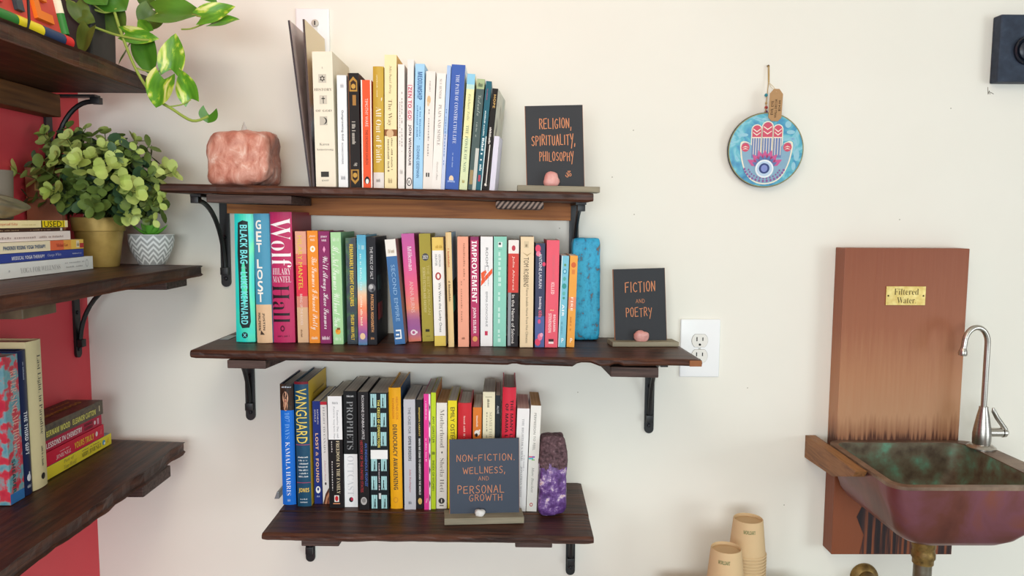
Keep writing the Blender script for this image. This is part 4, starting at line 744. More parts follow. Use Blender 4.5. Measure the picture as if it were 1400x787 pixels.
M_SLATE = pm('#34363a', .6, .25, .06, scale=25)
M_SLATE_BLUE = pm('#3d4655', .55, .3, .06, scale=25)
M_EDGE = pm('#a8683e', .6, .2, .1)
def sign(label, TL, TR, BL, BR, yaw, Yc, base_px, S, lines, slate, stone, stone_mat, ink, om=None, baseW=.0):
    """slate card standing in a slotted wood block"""
    bl = at_plane(*BL, *S) if Yc is None else atY(*BL, Yc)
    br = at_plane(*BR, *S) if Yc is None else atY(*BR, Yc)
    Y = (bl.y + br.y) / 2; bl = atY(*BL, Y); br = atY(*BR, Y); mid = (bl + br) / 2
    w = (br - bl).length / math.cos(yaw) if abs(yaw) > .01 else (br - bl).length
    top = (atY(*TL, Y + .018) + atY(*TR, Y + .018)) / 2
    zb = S[0] - S[1] * mid.x
    bh = base_px[2]
    M = Matrix.Translation((mid.x, Y, zb + .0006)) @ Matrix.Rotation(yaw, 4, 'Z') @ Matrix.Rotation(math.atan(S[1]), 4, 'Y')
    r = thing('shelf_sign', label, 'sign', M=M, group='slate section signs on the wall shelves')
    L, Dp = base_px[0], base_px[1]
    bx = base_px[3]
    m = MB(); m.box((-L / 2 + bx, -Dp * .55, 0), (L / 2 + bx, Dp * .45, bh), bevel=.0012); m.build('wood_base', M_SIGNWOOD, r, world=False)
    h = (top - Vector((mid.x, Y, zb))).length - bh * .55
    T = Matrix.Translation((0, 0, bh * .55)) @ Matrix.Rotation(math.radians(-5), 4, 'X')
    sx = (atY(*TL, Y + .018).x + atY(*TR, Y + .018).x) / 2 - mid.x
    T = T @ Matrix.Rotation(math.atan2(sx, h) * .8 - S[1], 4, 'Y')
    m = MB(); m.box((-w / 2, -.0018, 0), (w / 2, .0018, h), M=T); card = m.build('slate_card', slate, r, world=False)
    fr = MB()
    for x0, x1 in ((-w / 2 - .0008, -w / 2), (w / 2, w / 2 + .0004)): fr.box((x0, -.0018, 0), (x1, .0018, h), M=T)
    fr.build('copper_edge', M_EDGE, r, world=False)
    for i, (s, u0, u1, v0, v1) in enumerate(lines):
        asp = (u1 - u0) * w / ((v1 - v0) * h)
        if s == 'ॐ': geo = text_geo(s, 'n')
        else: geo = hand_geo(s, i + 3, .078, asp)
        fn = lambda x, y: T @ Vector(((u0 + (u1 - u0) * x - .5) * w, -.0022, h * (1 - v1 + (v1 - v0) * y)))
        place_geo(geo, fn, 'chalk_lettering', ink, r)
    sxp, sz, sw, shh = stone
    st = MB(); rock_mesh(st, (0, 0, 0), (sw, .014, shh), 2.6, .0035, 70, len(label), 3)
    cpos = M @ Vector((sxp * w, -.0115, bh + shh * .42))
    q = thing('quartz_stone', {0: 'rough pink stone against the topmost slate sign', 1: 'rough pink stone against the slate sign beside the wall outlet', 2: 'pale grey pebble against the lowest slate sign'}[sz], 'stone', cpos, 'small stones propping the slate signs')
    for i in range(len(st.v)): st.v[i] = st.v[i] + cpos
    st.build('stone', stone_mat, q, smooth=True, angle=50)
    return r
M_ROSE = ramp_mat('rose_quartz', [(.3, '#c4827c'), (.7, '#dfa8a0')], noise_scale=60, rough=.35, bump=.3)
M_PEBBLE = ramp_mat('white_pebble', [(.3, '#bdbbb8'), (.7, '#e2e0dd')], noise_scale=60, rough=.4)
INK = pm('#d78d62', .6, .3, .03)
sign('charcoal slate sign lettered RELIGION, SPIRITUALITY, PHILOSOPHY on the top shelf', (716.2, 142.2), (795.5, 149), (720.5, 257), (798.8, 257), 0.0, 1.435, (.154, .045, .011, .004), S1,
     [('RELIGION,', .24, .80, .155, .275), ('SPIRITUALITY,', .1, .86, .355, .475), ('PHILOSOPHY', .23, .82, .56, .665), ('ॐ', .67, .78, .785, .865)], M_SLATE, (-.08, 0, .029, .029), M_ROSE, INK)
sign('charcoal slate sign lettered FICTION AND POETRY on the middle shelf', (837, 367.5), (908.8, 367.5), (840.3, 474), (912, 469), math.radians(7), None, (.137, .044, .0095, .003), S2,
     [('FICTION', .22, .8, .18, .315), ('AND', .42, .59, .41, .465), ('POETRY', .22, .72, .535, .65)], M_SLATE, (-.02, 1, .029, .023), M_ROSE, INK)
sign('blue grey slate sign lettered NON-FICTION, WELLNESS and PERSONAL GROWTH on the bottom shelf', (617, 600.5), (709, 597.4), (615.4, 711), (709.8, 708.5), math.radians(5), None, (.150, .045, .0125, -.002), S3,
     [('NON-FICTION.', .1, .94, .2, .285), ('WELLNESS,', .19, .8, .36, .445), ('AND', .41, .56, .49, .54), ('PERSONAL', .11, .78, .605, .70), ('GROWTH', .28, .75, .715, .80)], M_SLATE_BLUE, (-.08, 2, .020, .014), M_PEBBLE, INK)

# salt lamp
P = atY(336, 253, 1.475); zt = S1[0] - S1[1] * P.x
r = thing('salt_lamp', 'blocky pink salt rock lamp at the left end of the top shelf', 'lamp', (P.x, 1.475, zt))
M_SALT = ramp_mat('pink_rock_salt', [(.28, '#a25a48'), (.42, '#c07a67'), (.55, '#d59a88'), (.68, '#ecccbe'), (.8, '#c98a76')], scale=(1, 1, .55), noise_scale=42, distort=.6, detail=14, nrough=.66, rough=.42, bump=.9, bump_d=.004)
m = MB(); rock_mesh(m, (P.x, 1.475, zt + .0515), (.116, .105, .101), 6.0, .009, 19, 5, 5)
for v in m.v: v.z = max(v.z, zt + .0004)
m.build('salt_block', M_SALT, r, smooth=True, angle=50)
m = MB(); c = atY(334, 182, 1.50)
m.lathe([(.004, -.02), (.0062, -.008), (.0062, .002), (.0048, .010), (.0022, .017), (.0005, .022)], c=(c.x, 1.50, c.z), seg=16)
gl_ = bpy.data.materials.new('clear_bulb_glass'); gl_.use_nodes = True; b_ = gl_.node_tree.nodes['Principled BSDF']
b_.inputs['Transmission Weight'].default_value = .9; b_.inputs['Roughness'].default_value = .08; b_.inputs['Base Color'].default_value = (.93, .93, .95, 1); b_.inputs['IOR'].default_value = 1.3
m.build('bulb', gl_, r, smooth=True)
# blue slab bookend
P = at_plane(801, 466, *S2)
r = thing('stone_bookend', 'turquoise painted block with worn grey patches, bookend of the middle row', 'bookend', P)
M_TURQ = ramp_mat('turquoise_worn_paint', [(.30, '#5d5a5c'), (.375, '#6f6a68'), (.395, '#1f6f92'), (.42, '#2a93bd'), (.55, '#38aed6'), (.66, '#2b93bd'), (.72, '#1f5f80')], noise_scale=70, detail=14, distort=.1, nrough=.64, rough=.5, bump=.5, scale=(1, 1, .7))
top = atY(802, 326.5, P.y); hh = (top - P).length
m = MB(); M_ = Matrix.Translation(P + Vector((0, 0, .0006))) @ Matrix.Rotation(math.atan2(top.x - P.x, top.z - P.z), 4, 'Y')
wS = (atY(821.5, 340, P.y) - atY(783, 340, P.y)).length
rock_mesh(m, (0, 0, 0), (wS, .042, hh), 14, .0012, 60, 3, 5)
m.v = [M_ @ (v + Vector((0, .021, hh / 2))) for v in m.v]
zmin = min(v.z + S2[1] * v.x for v in m.v) - S2[0]
for v in m.v: v.z -= zmin - .0003
m.build('block', M_TURQ, r, smooth=True, angle=60)
# amethyst
P = at_plane(756, 708, *S3)
r = thing('amethyst_bookend', 'purple amethyst block with rough brown top on the bottom shelf', 'bookend', P)
m = MB(); hA = (atY(755, 600, P.y + .012) - P).length
def am_shape(p):
    k = (p.z / hA + .5)
    p = p.copy()
    if k > .62: p.y += (k - .62) * .045
    p.x *= 1.02 - .06 * k
    return p
rock_mesh(m, (P.x, P.y + .020, P.z + hA / 2), (.0535, .038, hA), 7, .0035, 38, 9, 5, shape=am_shape)
fm = []
for f in m.f:
    c = sum((m.v[i] for i in f), Vector()) / len(f); k = (c.z - P.z) / hA
    fm.append(1 if k > .63 + .06 * noise.noise(c * 90) else 0)
m.m = fm
M_AM = ramp_mat('polished_amethyst', [(.3, '#3a2250'), (.44, '#573672'), (.53, '#755493'), (.58, '#a98fb4'), (.61, '#e2d6de'), (.645, '#c9a0a0'), (.68, '#a0522c')], noise_scale=62, detail=14, distort=.1, rough=.38, bump=.25, nrough=.66)
M_AMR = ramp_mat('rough_amethyst_rind', [(.3, '#39282c'), (.6, '#6a5056'), (.75, '#8d7478')], noise_scale=160, detail=5, rough=.85, bump=1.0, bump_d=.003)
zmin = min(v.z + S3[1] * v.x for v in m.v) - S3[0] - .0006
for v in m.v: v.z -= zmin - .0003
m.build('crystal', [M_AM, M_AMR], r, smooth=True, angle=60)

# ------------------------------------------------------------------ wall plates
M_PLATE = pm('#f3f3f4', .3, .5, .01)
def rect_plate(x0, y0, x1, y1, th, bev, name, parent):
    a, b = atY(x0, y0, WY), atY(x1, y1, WY)
    m = MB(); m.box((a.x, WY - th, b.z), (b.x, WY - .0002, a.z), bevel=bev, seg=3); return m.build(name, M_PLATE, parent, smooth=True), (a + b) / 2, b.x - a.x, a.z - b.z
c = atY(956, 476, WY)
r = thing('wall_outlet', 'white double power outlet at the right end of the middle shelf', 'outlet', c)
pl, c, w_, h_ = rect_plate(930, 435.5, 982, 514.5, .006, .003, 'cover_plate', r)
RX = Matrix.Rotation(math.pi / 2, 4, 'X')
M_DARK = pm('#2b2a2a', .6, .2, 0); M_IV = pm('#e9e6e0', .35, .4, .01)
for dz in (.0165, -.0165):
    m = MB()
    pts = [(.0172 * math.cos(t), .0172 * math.sin(t)) for t in [2 * math.pi * k / 40 for k in range(40)]]
    pts = [(x, max(-.0138, min(.0138, z))) for x, z in pts]
    m.prism([(c.x - .001 + x, c.z + dz + z) for x, z in pts], 'y', WY - .0075, WY - .005)
    rc = m.build('receptacle', M_IV, r)
    m = MB()
    for sx, hh in ((-.0065, .0088), (.0062, .0074)): m.box((c.x - .001 + sx - .0011, WY - .0078, c.z + dz + .0035 - hh / 2), (c.x - .001 + sx + .0011, WY - .0074, c.z + dz + .0035 + hh / 2))
    m.lathe([(.0026, 0), (.0026, .0003)], c=(c.x - .001, WY - .0075, c.z + dz - .0085), M=RX, seg=14)
    m.build('slots', M_DARK, rc)
    m = MB(); po = [(c.x - .001 + x * 1.035, c.z + dz + z * 1.035) for x, z in pts]; pi_ = [(c.x - .001 + x, c.z + dz + z) for x, z in pts]; n = len(po)
    m.add([(x, WY - .0064, z) for x, z in po] + [(x, WY - .0064, z) for x, z in pi_], [(i, (i + 1) % n, n + (i + 1) % n, n + i) for i in range(n)])
    m.build('gap_line', pm('#8a8680', .7, .1, 0), rc)
m = MB(); m.lathe([(.0028, 0), (.0026, .0012), (.0005, .0016)], c=(c.x - .001, WY - .006, c.z), M=RX, seg=14); m.build('screw', pm('#c9c6c0', .3, .5, 0, .6), r, smooth=True)
c = atY(428, 44, WY)
r = thing('wall_plate', 'white wall plate with one round socket behind the tilted magazines', 'outlet', c)
pl, c, w_, h_ = rect_plate(404.5, 12, 452, 92, .006, .003, 'cover_plate', r)
m = MB(); m.box((c.x - .015, WY - .0072, c.z - .022), (c.x + .010, WY - .005, c.z + .022), bevel=.002); m.build('insert', M_IV, r)
cc = atY(432, 33, WY)
m = MB(); m.lathe([(.0075, 0), (.0075, .003), (.006, .004), (.002, .0042)], c=(cc.x, WY - .006, cc.z), M=RX, seg=20); m.build('socket', pm('#c8c0b4', .4, .5, 0), r, smooth=True)
m = MB(); m.box((cc.x - .0012, WY - .0108, cc.z - .004), (cc.x + .0012, WY - .0098, cc.z + .004)); m.build('slot', M_DARK, r)

# ------------------------------------------------------------------ hand charm on the wall
C0 = atY(1046.4, 205, WY - .018); RD = .0768
r = thing('wall_charm', 'round blue wall charm with a painted open hand and an eye', 'wall decoration', (C0.x, WY - .012, C0.z))
MH = Matrix.Translation((C0.x, WY - .013, C0.z)) @ Matrix.Rotation(math.radians(-6), 4, 'Z') @ Matrix.Rotation(math.radians(4), 4, 'X')
M_SEA = ramp_mat('marbled_sea_blue', [(.25, '#2f78a4'), (.42, '#4797bd'), (.52, '#5fb4c4'), (.6, '#8cc8d6'), (.72, '#6590c4')], noise_scale=30, distort=1.5, detail=4, rough=.3)
m = MB(); m.lathe([(RD * .985, 0), (RD, .002), (RD, .008), (RD * .985, .010)], seg=72, M=MH @ RX)
m.build('disc', pm('#20303c', .5, .3, .1), r, smooth=True)
m = MB(); m.lathe([(RD * .975, .0098), (RD * .975, .0105)], seg=72, M=MH @ RX); m.build('painted_face', M_SEA, r)
m = MB(); nn = 60
ring = [(RD * .99 * math.cos(a), RD * .99 * math.sin(a), RD * .965 * math.cos(a), RD * .965 * math.sin(a)) for a in [2 * math.pi * k / nn for k in range(nn)]]
m.add([MH @ Vector((p[0], -.0107, p[1])) for p in ring] + [MH @ Vector((p[2], -.0109, p[3])) for p in ring], [(i, (i + 1) % nn, nn + (i + 1) % nn, nn + i) for i in range(nn)])
m.build('rim', pm('#8e8a5a', .5, .3, .1), r)
def art(polys, name, col, lift):
    mb = MB()
    for pl in polys: mb.add([MH @ Vector(((x - 232) / 222 * RD, -.0105 - lift, (545 - y) / 222 * RD)) for x, y in pl], [list(range(len(pl)))])
    return mb.build(name, pm(col, .4, .3, .06, scale=200), r)
def ell(cx, cy, rx, ry, a0=0, a1=360, n=28): return [(cx + rx * math.cos(math.radians(a0 + (a1 - a0) * k / n)), cy + ry * math.sin(math.radians(a0 + (a1 - a0) * k / n))) for k in range(n + (a1 - a0 != 360))]
def arch(x0, x1, top, bot): return [(x0, bot)] + ell((x0 + x1) / 2, top + (x1 - x0) / 2, (x1 - x0) / 2, (x1 - x0) / 2, 180, 360, 14) + [(x1, bot)]
def smooth(P_):
    for _ in range(2):
        q = []
        for a, b in zip(P_, P_[1:] + P_[:1]): q += [(a[0] * .75 + b[0] * .25, a[1] * .75 + b[1] * .25), (a[0] * .25 + b[0] * .75, a[1] * .25 + b[1] * .75)]
        P_ = q
    return P_
palm = [(78, 505), (95, 490), (125, 495), (150, 515), (150, 585), (325, 585), (325, 510), (355, 495), (375, 490), (392, 505), (378, 610), (345, 690), (300, 735), (232, 752), (165, 735), (120, 690), (90, 610)]
art([smooth(palm), arch(143, 207, 393, 590), arch(203, 272, 374, 590), arch(268, 328, 393, 590)], 'hand', '#eee6cf', .0003)
inn = lambda P_, k, c: [(c[0] + (x - c[0]) * k, c[1] + (y - c[1]) * k) for x, y in P_]
art([smooth(inn(palm, .94, (235, 620)))], 'palm', '#86abc2', .0005)
art([arch(149, 201, 399, 590), arch(209, 266, 381, 590), arch(274, 322, 399, 590)], 'fingers', '#6a7fae', .0007)
art([[(149, 470), (149, 425)] + ell(175, 425, 26, 26, 180, 360, 12) + [(201, 470)], [(209, 470), (209, 410)] + ell(237.5, 410, 28, 28, 180, 360, 12) + [(266, 470)], [(274, 470), (274, 425)] + ell(298, 425, 24, 26, 180, 360, 12) + [(322, 470)],
     ell(112, 528, 24, 26), ell(357, 528, 24, 26)], 'red_fingertips', '#cf4d66', .0009)
chev = []
for cx, ys, hw in ((175, (425, 445), 22), (237, (412, 438), 24), (298, (425, 445), 20)):
    for y in ys: chev.append([(cx - hw, y - 8), (cx, y + 8), (cx + hw, y - 8), (cx + hw, y - 2), (cx, y + 15), (cx - hw, y - 2)])
for x0 in (149, 163, 177, 190, 209, 224, 239, 254, 274, 290, 306): chev.append([(x0 + 8, 474), (x0 + 12, 474), (x0 + 12, 575), (x0 + 8, 575)])
chev += [[(149, 468), (201, 468), (201, 474), (149, 474)], [(209, 468), (266, 468), (266, 474), (209, 474)], [(274, 468), (322, 468), (322, 474), (274, 474)]]
for cx in (112, 357): chev += [[(cx - 20, 530), (cx, 520), (cx + 20, 530), (cx, 526)], [(cx - 18, 542), (cx, 532), (cx + 18, 542), (cx, 538)]]
art(chev, 'cream_lines', '#f0e4d4', .0011)
pet = []
for a, l in ((-62, 115), (-40, 112), (-20, 118), (0, 112), (20, 118), (40, 112), (62, 115)):
    t = math.radians(a); dx, dy = math.sin(t), -math.cos(t); px_, py_ = -dy, dx
    bx, by = 228, 655
    pet.append([(bx + dx * l, by + dy * l), (bx + dx * l * .65 + px_ * 20, by + dy * l * .65 + py_ * 20), (bx + dx * 30, by + dy * 30), (bx + dx * l * .65 - px_ * 20, by + dy * l * .65 - py_ * 20)])
art(pet, 'pink_petals', '#c8568e', .0012)
art([[(228 + (x - 228) * .72, 655 + (y - 655) * .72) for x, y in p] for p in pet], 'blue_petals', '#5c73a6', .0014)
dots = [ell(228 + 118 * math.cos(math.radians(a)), 640 + 88 * math.sin(math.radians(a)), 7, 8, n=8) for a in range(15, 170, 11)] + [ell(228 + 95 * math.cos(math.radians(a)), 640 + 72 * math.sin(math.radians(a)), 5, 6, n=8) for a in range(20, 165, 12)]
art(dots, 'purple_dots', '#8a5a98', .0014)
for sw in (ell(100, 455, 26, 10), ell(372, 440, 24, 12), ell(412, 575, 16, 34), ell(398, 640, 12, 24), ell(232, 362, 30, 9), ell(355, 395, 18, 20)): art([sw], 'pale_swirl', '#93c6d6', .00015)
art([ell(228, 655, 54, 54)], 'eye_rim', '#e6ecf0', .0017); art([ell(228, 655, 44, 44)], 'eye_white', '#b9d0e6', .0019); art([ell(227, 653, 31, 31)], 'eye_iris', '#2e3f78', .0021); art([ell(227, 653, 19, 21)], 'eye_pupil', '#7f8cc8', .0023)
nail = atY(1050.5, 90, WY - .004)
m = MB(); m.lathe([(.0022, 0), (.0022, .004), (.0012, .006)], c=(nail.x, WY - .001, nail.z), M=RX, seg=10); m.build('nail', pm('#6a5138', .4, .4, 0, .6), r)
st_top = MH @ Vector((0, -.004, RD)); kn = atY(1050.5, 113, WY - .006)
m = MB(); m.tube([(nail.x - .0012, WY - .006, nail.z), (kn.x, WY - .007, kn.z), (st_top.x, WY - .012, st_top.z)], .0008, 6)
m.tube([(nail.x + .0012, WY - .006, nail.z), (kn.x + .001, WY - .0075, kn.z)], .0008, 6)
m.build('string', pm('#b89a64', .8, .1, .1), r)
for py, col, rr in ((130, '#2f93a6', .0036), (141, '#c8a86a', .0024), (147, '#b0303a', .0036), (153, '#6a3a70', .0036)):
    p = atY(1047.5, py, WY - .009); m = MB(); m.lathe([(.0008, -rr), (rr * .8, -rr * .6), (rr, 0), (rr * .8, rr * .6), (.0008, rr)], c=p, seg=14); m.build('bead', pm(col, .3, .5, 0), r, smooth=True)
tc_ = atY(1060.5, 143.5, WY - .032)
t = thing('price_tag', 'brown paper price tag hanging in front of the blue charm', 'tag', tc_)
MT = Matrix.Translation(tc_) @ Matrix.Rotation(math.radians(2), 4, 'Y')
tw, th_ = .0135, .0325
po = [(-tw, -th_ + .007), (-tw + .007, -th_), (tw - .007, -th_), (tw, -th_ + .007), (tw, th_ - .010), (tw - .008, th_), (-tw + .008, th_), (-tw, th_ - .010)]
m = MB(); m.prism(po, 'y', -.0004, .0004); m.v = [MT @ v for v in m.v]; m.build('card', pm('#b48e66', .8, .1, .08, scale=120), t)
ROOT[t.name] = Matrix.Translation(tc_)
for s, x0, x1, a, b in (('EVIL EYE', -.0095, -.0045, -.020, .008), ('WALL DECOR', -.0020, .0028, -.026, .012), ('$24.00', .0055, .0105, -.012, .010)):
    g = text_geo(s, 'n'); place_geo(g, lambda x, y: Matrix.Rotation(math.radians(2), 4, 'Y') @ Vector((x0 + (x1 - x0) * (1 - y), -.0008, a + (b - a) * x)), 'tag_lettering', pm('#33261c', .7, .1, 0), t)
m = MB(); hole = tc_ + Vector((0, -.0005, th_ - .006)); kn2 = Vector((kn.x, WY - .0085, kn.z))
m.tube([hole, (hole + kn2) / 2 + Vector((.003, 0, 0)), kn2], .0006, 6); m.tube([hole + Vector((0, .001, 0)), (hole + kn2) / 2 + Vector((-.003, 0, 0)), kn2], .0006, 6); m.build('tag_string', pm('#d8c9a4', .8, .1, 0), t)

# dark plaque, upper right
a = atY(1352, 115, WY); yF = 1.573
x0 = a.x; z0 = a.z; z1 = atY(1361, 24, WY).z; x1 = x0 + .155
r = thing('wall_plaque', 'dark navy wooden wall plaque with a raised ring at the upper right edge', 'wall decoration', (x0 + .08, WY, (z0 + z1) / 2))
M_NAVY = ramp_mat('worn_navy_paint', [(.3, '#232c3c'), (.6, '#2f394a'), (.8, '#3c4656')], noise_scale=60, detail=6, rough=.6, bump=.2)
m = MB(); m.box((x0, yF, z0), (x1, WY - .0002, z1), bevel=.0035, seg=2)
m.build('block', M_NAVY, r)
cc = atY(1405, 69, yF); m = MB()
m.lathe([(.0295, 0), (.0295, .005), (.027, .008), (.0245, .005), (.0225, .0015)], c=(cc.x, yF, cc.z), M=RX, seg=48, close=False); m.build('ring', pm('#1a1f2a', .4, .4, .1), r, smooth=True)
m = MB(); m.lathe([(.0215, 0), (.0205, .006), (.016, .009), (.0005, .010)], c=(cc.x, yF, cc.z), M=RX, seg=40); m.build('knob', pm('#1c2230', .35, .5, .1), r, smooth=True)

# ------------------------------------------------------------------ water station
bx0, bx1, yB, zb0, zb1 = .7045, .9645, 1.555, .7865, 1.4445
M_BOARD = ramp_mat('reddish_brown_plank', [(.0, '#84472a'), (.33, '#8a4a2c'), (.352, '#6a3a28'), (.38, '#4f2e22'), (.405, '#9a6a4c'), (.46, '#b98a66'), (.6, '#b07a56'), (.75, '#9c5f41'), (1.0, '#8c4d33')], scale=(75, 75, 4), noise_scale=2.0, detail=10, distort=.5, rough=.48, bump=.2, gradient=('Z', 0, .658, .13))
M_CHAR = ramp_mat('dark_streaked_plank', [(.35, '#23171a'), (.5, '#3a2322'), (.62, '#8a4a2c')], scale=(70, 40, 2), noise_scale=2, detail=6, rough=.5)
r = thing('water_station_board', 'tall reddish brown wooden board on the wall behind the copper sink', 'board', (.83, WY, zb0))
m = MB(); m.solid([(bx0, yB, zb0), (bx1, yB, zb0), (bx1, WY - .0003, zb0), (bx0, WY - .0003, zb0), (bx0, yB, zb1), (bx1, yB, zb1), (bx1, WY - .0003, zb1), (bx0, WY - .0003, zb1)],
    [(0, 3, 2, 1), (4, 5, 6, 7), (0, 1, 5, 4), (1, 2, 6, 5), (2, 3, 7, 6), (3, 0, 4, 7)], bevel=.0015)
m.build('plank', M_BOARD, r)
m = MB(); m.add([(.765, yB - .0006, zb0 + .0015), (bx1 - .0015, yB - .0006, zb0 + .0015), (bx1 - .0015, yB - .0006, .925), (.78, yB - .0006, .925), (.755, yB - .0006, .87), (.772, yB - .0006, .83)], [(0, 1, 2, 3, 4, 5)]); m.build('dark_grain', M_CHAR, r)
m = MB(); m.prism([(WY - .0006, 1.036), (1.362, 1.036), (1.372, 1.022), (1.46, .992), (WY - .0006, .986)], 'x', .656, .6785, bevel=.0012)
m.build('support_arm', ramp_mat('tan_oak_arm', [(.3, '#6d4526'), (.6, '#9a6a3e'), (.8, '#7d5230')], scale=(30, 3, 30), noise_scale=3, distort=1.5, detail=6, rough=.5, bump=.2), r)
a = atY(1211.5, 391, yB); b = atY(1264, 417, yB)
t = thing('nameplate', 'small brass plate engraved Filtered Water on the wooden board', 'sign', ((a.x + b.x) / 2, yB, (a.z + b.z) / 2))
m = MB(); m.box((a.x, yB - .0022, b.z), (b.x, yB - .0004, a.z), bevel=.0005); m.build('plate', ramp_mat('polished_brass', [(.3, '#c9ab5c'), (.7, '#e3ce86')], noise_scale=80, rough=.35, metal=.35), t)
pw, ph = b.x - a.x, a.z - b.z
for s, u0, u1, v0, v1 in (('Filtered', .2, .82, .12, .45), ('Water.', .28, .76, .58, .9)):
    place_geo(text_geo(s, 's'), lambda x, y: Vector(((u0 + (u1 - u0) * x - .5) * pw, -.0026, (.5 - v1 + (v1 - v0) * y) * ph)), 'engraving', pm('#6d5c2c', .5, .3, 0), t)
for u in (.055, .945):
    m = MB(); m.lathe([(.0019, 0), (.0016, .0008), (.0003, .001)], c=(a.x + pw * u, yB - .0022, (a.z + b.z) / 2), M=RX, seg=12); m.build('screw', pm('#4a3c1c', .4, .5, 0, .6), t)

# copper basin: rounded boxes lofted from rim to floor
RIM = 1.0385
M_COP = ramp_mat('aged_copper', [(.28, '#54302a'), (.45, '#73433a'), (.58, '#804f58'), (.75, '#8c5038')], noise_scale=9, detail=6, distort=.5, metal=.55, rough=.34, bump=.15)
M_PAT = ramp_mat('green_patina_copper', [(.3, '#4a3c32'), (.48, '#6f6452'), (.6, '#72806a'), (.76, '#6bb89c')], noise_scale=26, detail=12, metal=.15, rough=.5, bump=.2)
M_RIM = ramp_mat('dull_copper_rim', [(.3, '#6a5244'), (.6, '#87705e'), (.8, '#9a8472')], noise_scale=30, metal=.35, rough=.4)
def rrect(x0, x1, y0, y1, rad, z, n=8):
    pts = []
    for cx, cy, a0 in ((x1 - rad, y1 - rad, 0), (x0 + rad, y1 - rad, 90), (x0 + rad, y0 + rad, 180), (x1 - rad, y0 + rad, 270)):
        for k in range(n + 1):
            a = math.radians(a0 + 90 * k / n); pts.append(Vector((cx + rad * math.cos(a), cy + rad * math.sin(a), z)))
    return pts
s = thing('copper_sink', 'aged copper wall sink with green patina inside', 'sink', (.82, 1.42, .92))
def loft(mb, rings, mi=0, cap=False, flip=False):
    n = len(rings[0]); vs = [p for rg in rings for p in rg]
    fs = [(i * n + k, i * n + (k + 1) % n, (i + 1) * n + (k + 1) % n, (i + 1) * n + k) for i in range(len(rings) - 1) for k in range(n)]
    if cap: fs.append(list(range((len(rings) - 1) * n, len(rings) * n)))
    if flip: fs = [f[::-1] for f in fs]
    mb.add(vs, fs, mi)
yf, yb = 1.272, 1.552
out = [rrect(.681, .992, yf, yb, .030, RIM - .003), rrect(.684, .985, yf + .001, yb, .030, RIM - .03), rrect(.692, .968, yf + .003, yb, .030, .985), rrect(.703, .945, yf + .006, yb, .034, .950), rrect(.714, .925, yf + .010, yb - .004, .036, .934), rrect(.730, .905, yf + .02, yb - .012, .034, .924), rrect(.75, .885, yf + .04, yb - .03, .03, .9205)]
inn_ = [rrect(.693, .962, yf + .012, yb - .012, .026, RIM - .002), rrect(.700, .955, yf + .014, yb - .014, .028, .985), rrect(.712, .935, yf + .018, yb - .018, .034, .948), rrect(.735, .91, yf + .03, yb - .03, .03, .932), rrect(.76, .885, yf + .05, yb - .05, .025, .929)]
m = MB(); loft(m, out, 0, True, True); m.build('basin', M_COP, s, smooth=True, angle=60)
m = MB(); loft(m, inn_, 0, True); m.build('basin_inside', M_PAT, s, smooth=True, angle=60)
# rim with the tap deck on its right
m = MB(); o1 = rrect(.6795, .992, yf - .0015, yb + .001, .031, RIM); o2 = inn_[0]
dk = []
for p in o1:
    q = p.copy()
    if q.x > .9:
        t_ = (q.y - yf) / (yb - yf); q.x = .992 + .036 * math.sin(math.pi * max(0, min(1, t_)) ** .8) if q.x > .985 else q.x
    dk.append(q)
n = len(dk); top_o = [Vector((p.x, p.y, RIM)) for p in dk]; bot_o = [Vector((p.x, p.y, RIM - .006)) for p in dk]; top_i = [Vector((p.x, p.y, RIM)) for p in o2]; bot_i = [Vector((p.x, p.y, RIM - .006)) for p in o2]
loft(m, [top_i, top_o, bot_o, bot_i, top_i]); m.build('rim', M_RIM, s, smooth=True, angle=40)
m = MB(); m.lathe([(.012, .9285), (.012, .9305), (.004, .9310)], c=(.742 + .06, 1.40, 0), seg=20); m.build('drain', M_BRASS, s, smooth=True)
d0 = atY(1262.5, 752, 1.36)
s2 = thing('drain_pipe', 'old brass drain pipe hanging below the copper sink', 'pipe', (d0.x, 1.36, .60))
m = MB(); m.lathe([(.0195, .918), (.021, .912), (.021, .893), (.0195, .890), (.0195, .884), (.021, .881), (.021, .872), (.0185, .868), (.0185, .860)], c=(d0.x, 1.36, 0), seg=28); m.build('coupling', M_BRASS, s2, smooth=True)
m = MB(); m.lathe([(.016, .60), (.016, .860)], c=(d0.x, 1.36, 0), seg=24); m.build('tailpiece', ramp_mat('stained_pipe', [(.3, '#8a8478'), (.7, '#6a5a40')], noise_scale=40, metal=.7, rough=.35), s2, smooth=True)
fl = atY(1185, 792, 1.585)
s3 = thing('pipe_flange', 'round metal pipe flange on the wall below the wooden board', 'pipe', fl)
m = MB(); m.lathe([(.031, 0), (.030, .006), (.024, .012), (.019, .014), (.019, .05), (.0005, .051)], c=(fl.x, WY - .0003, fl.z), M=RX, seg=32); m.build('flange', M_BRASS, s3, smooth=True)

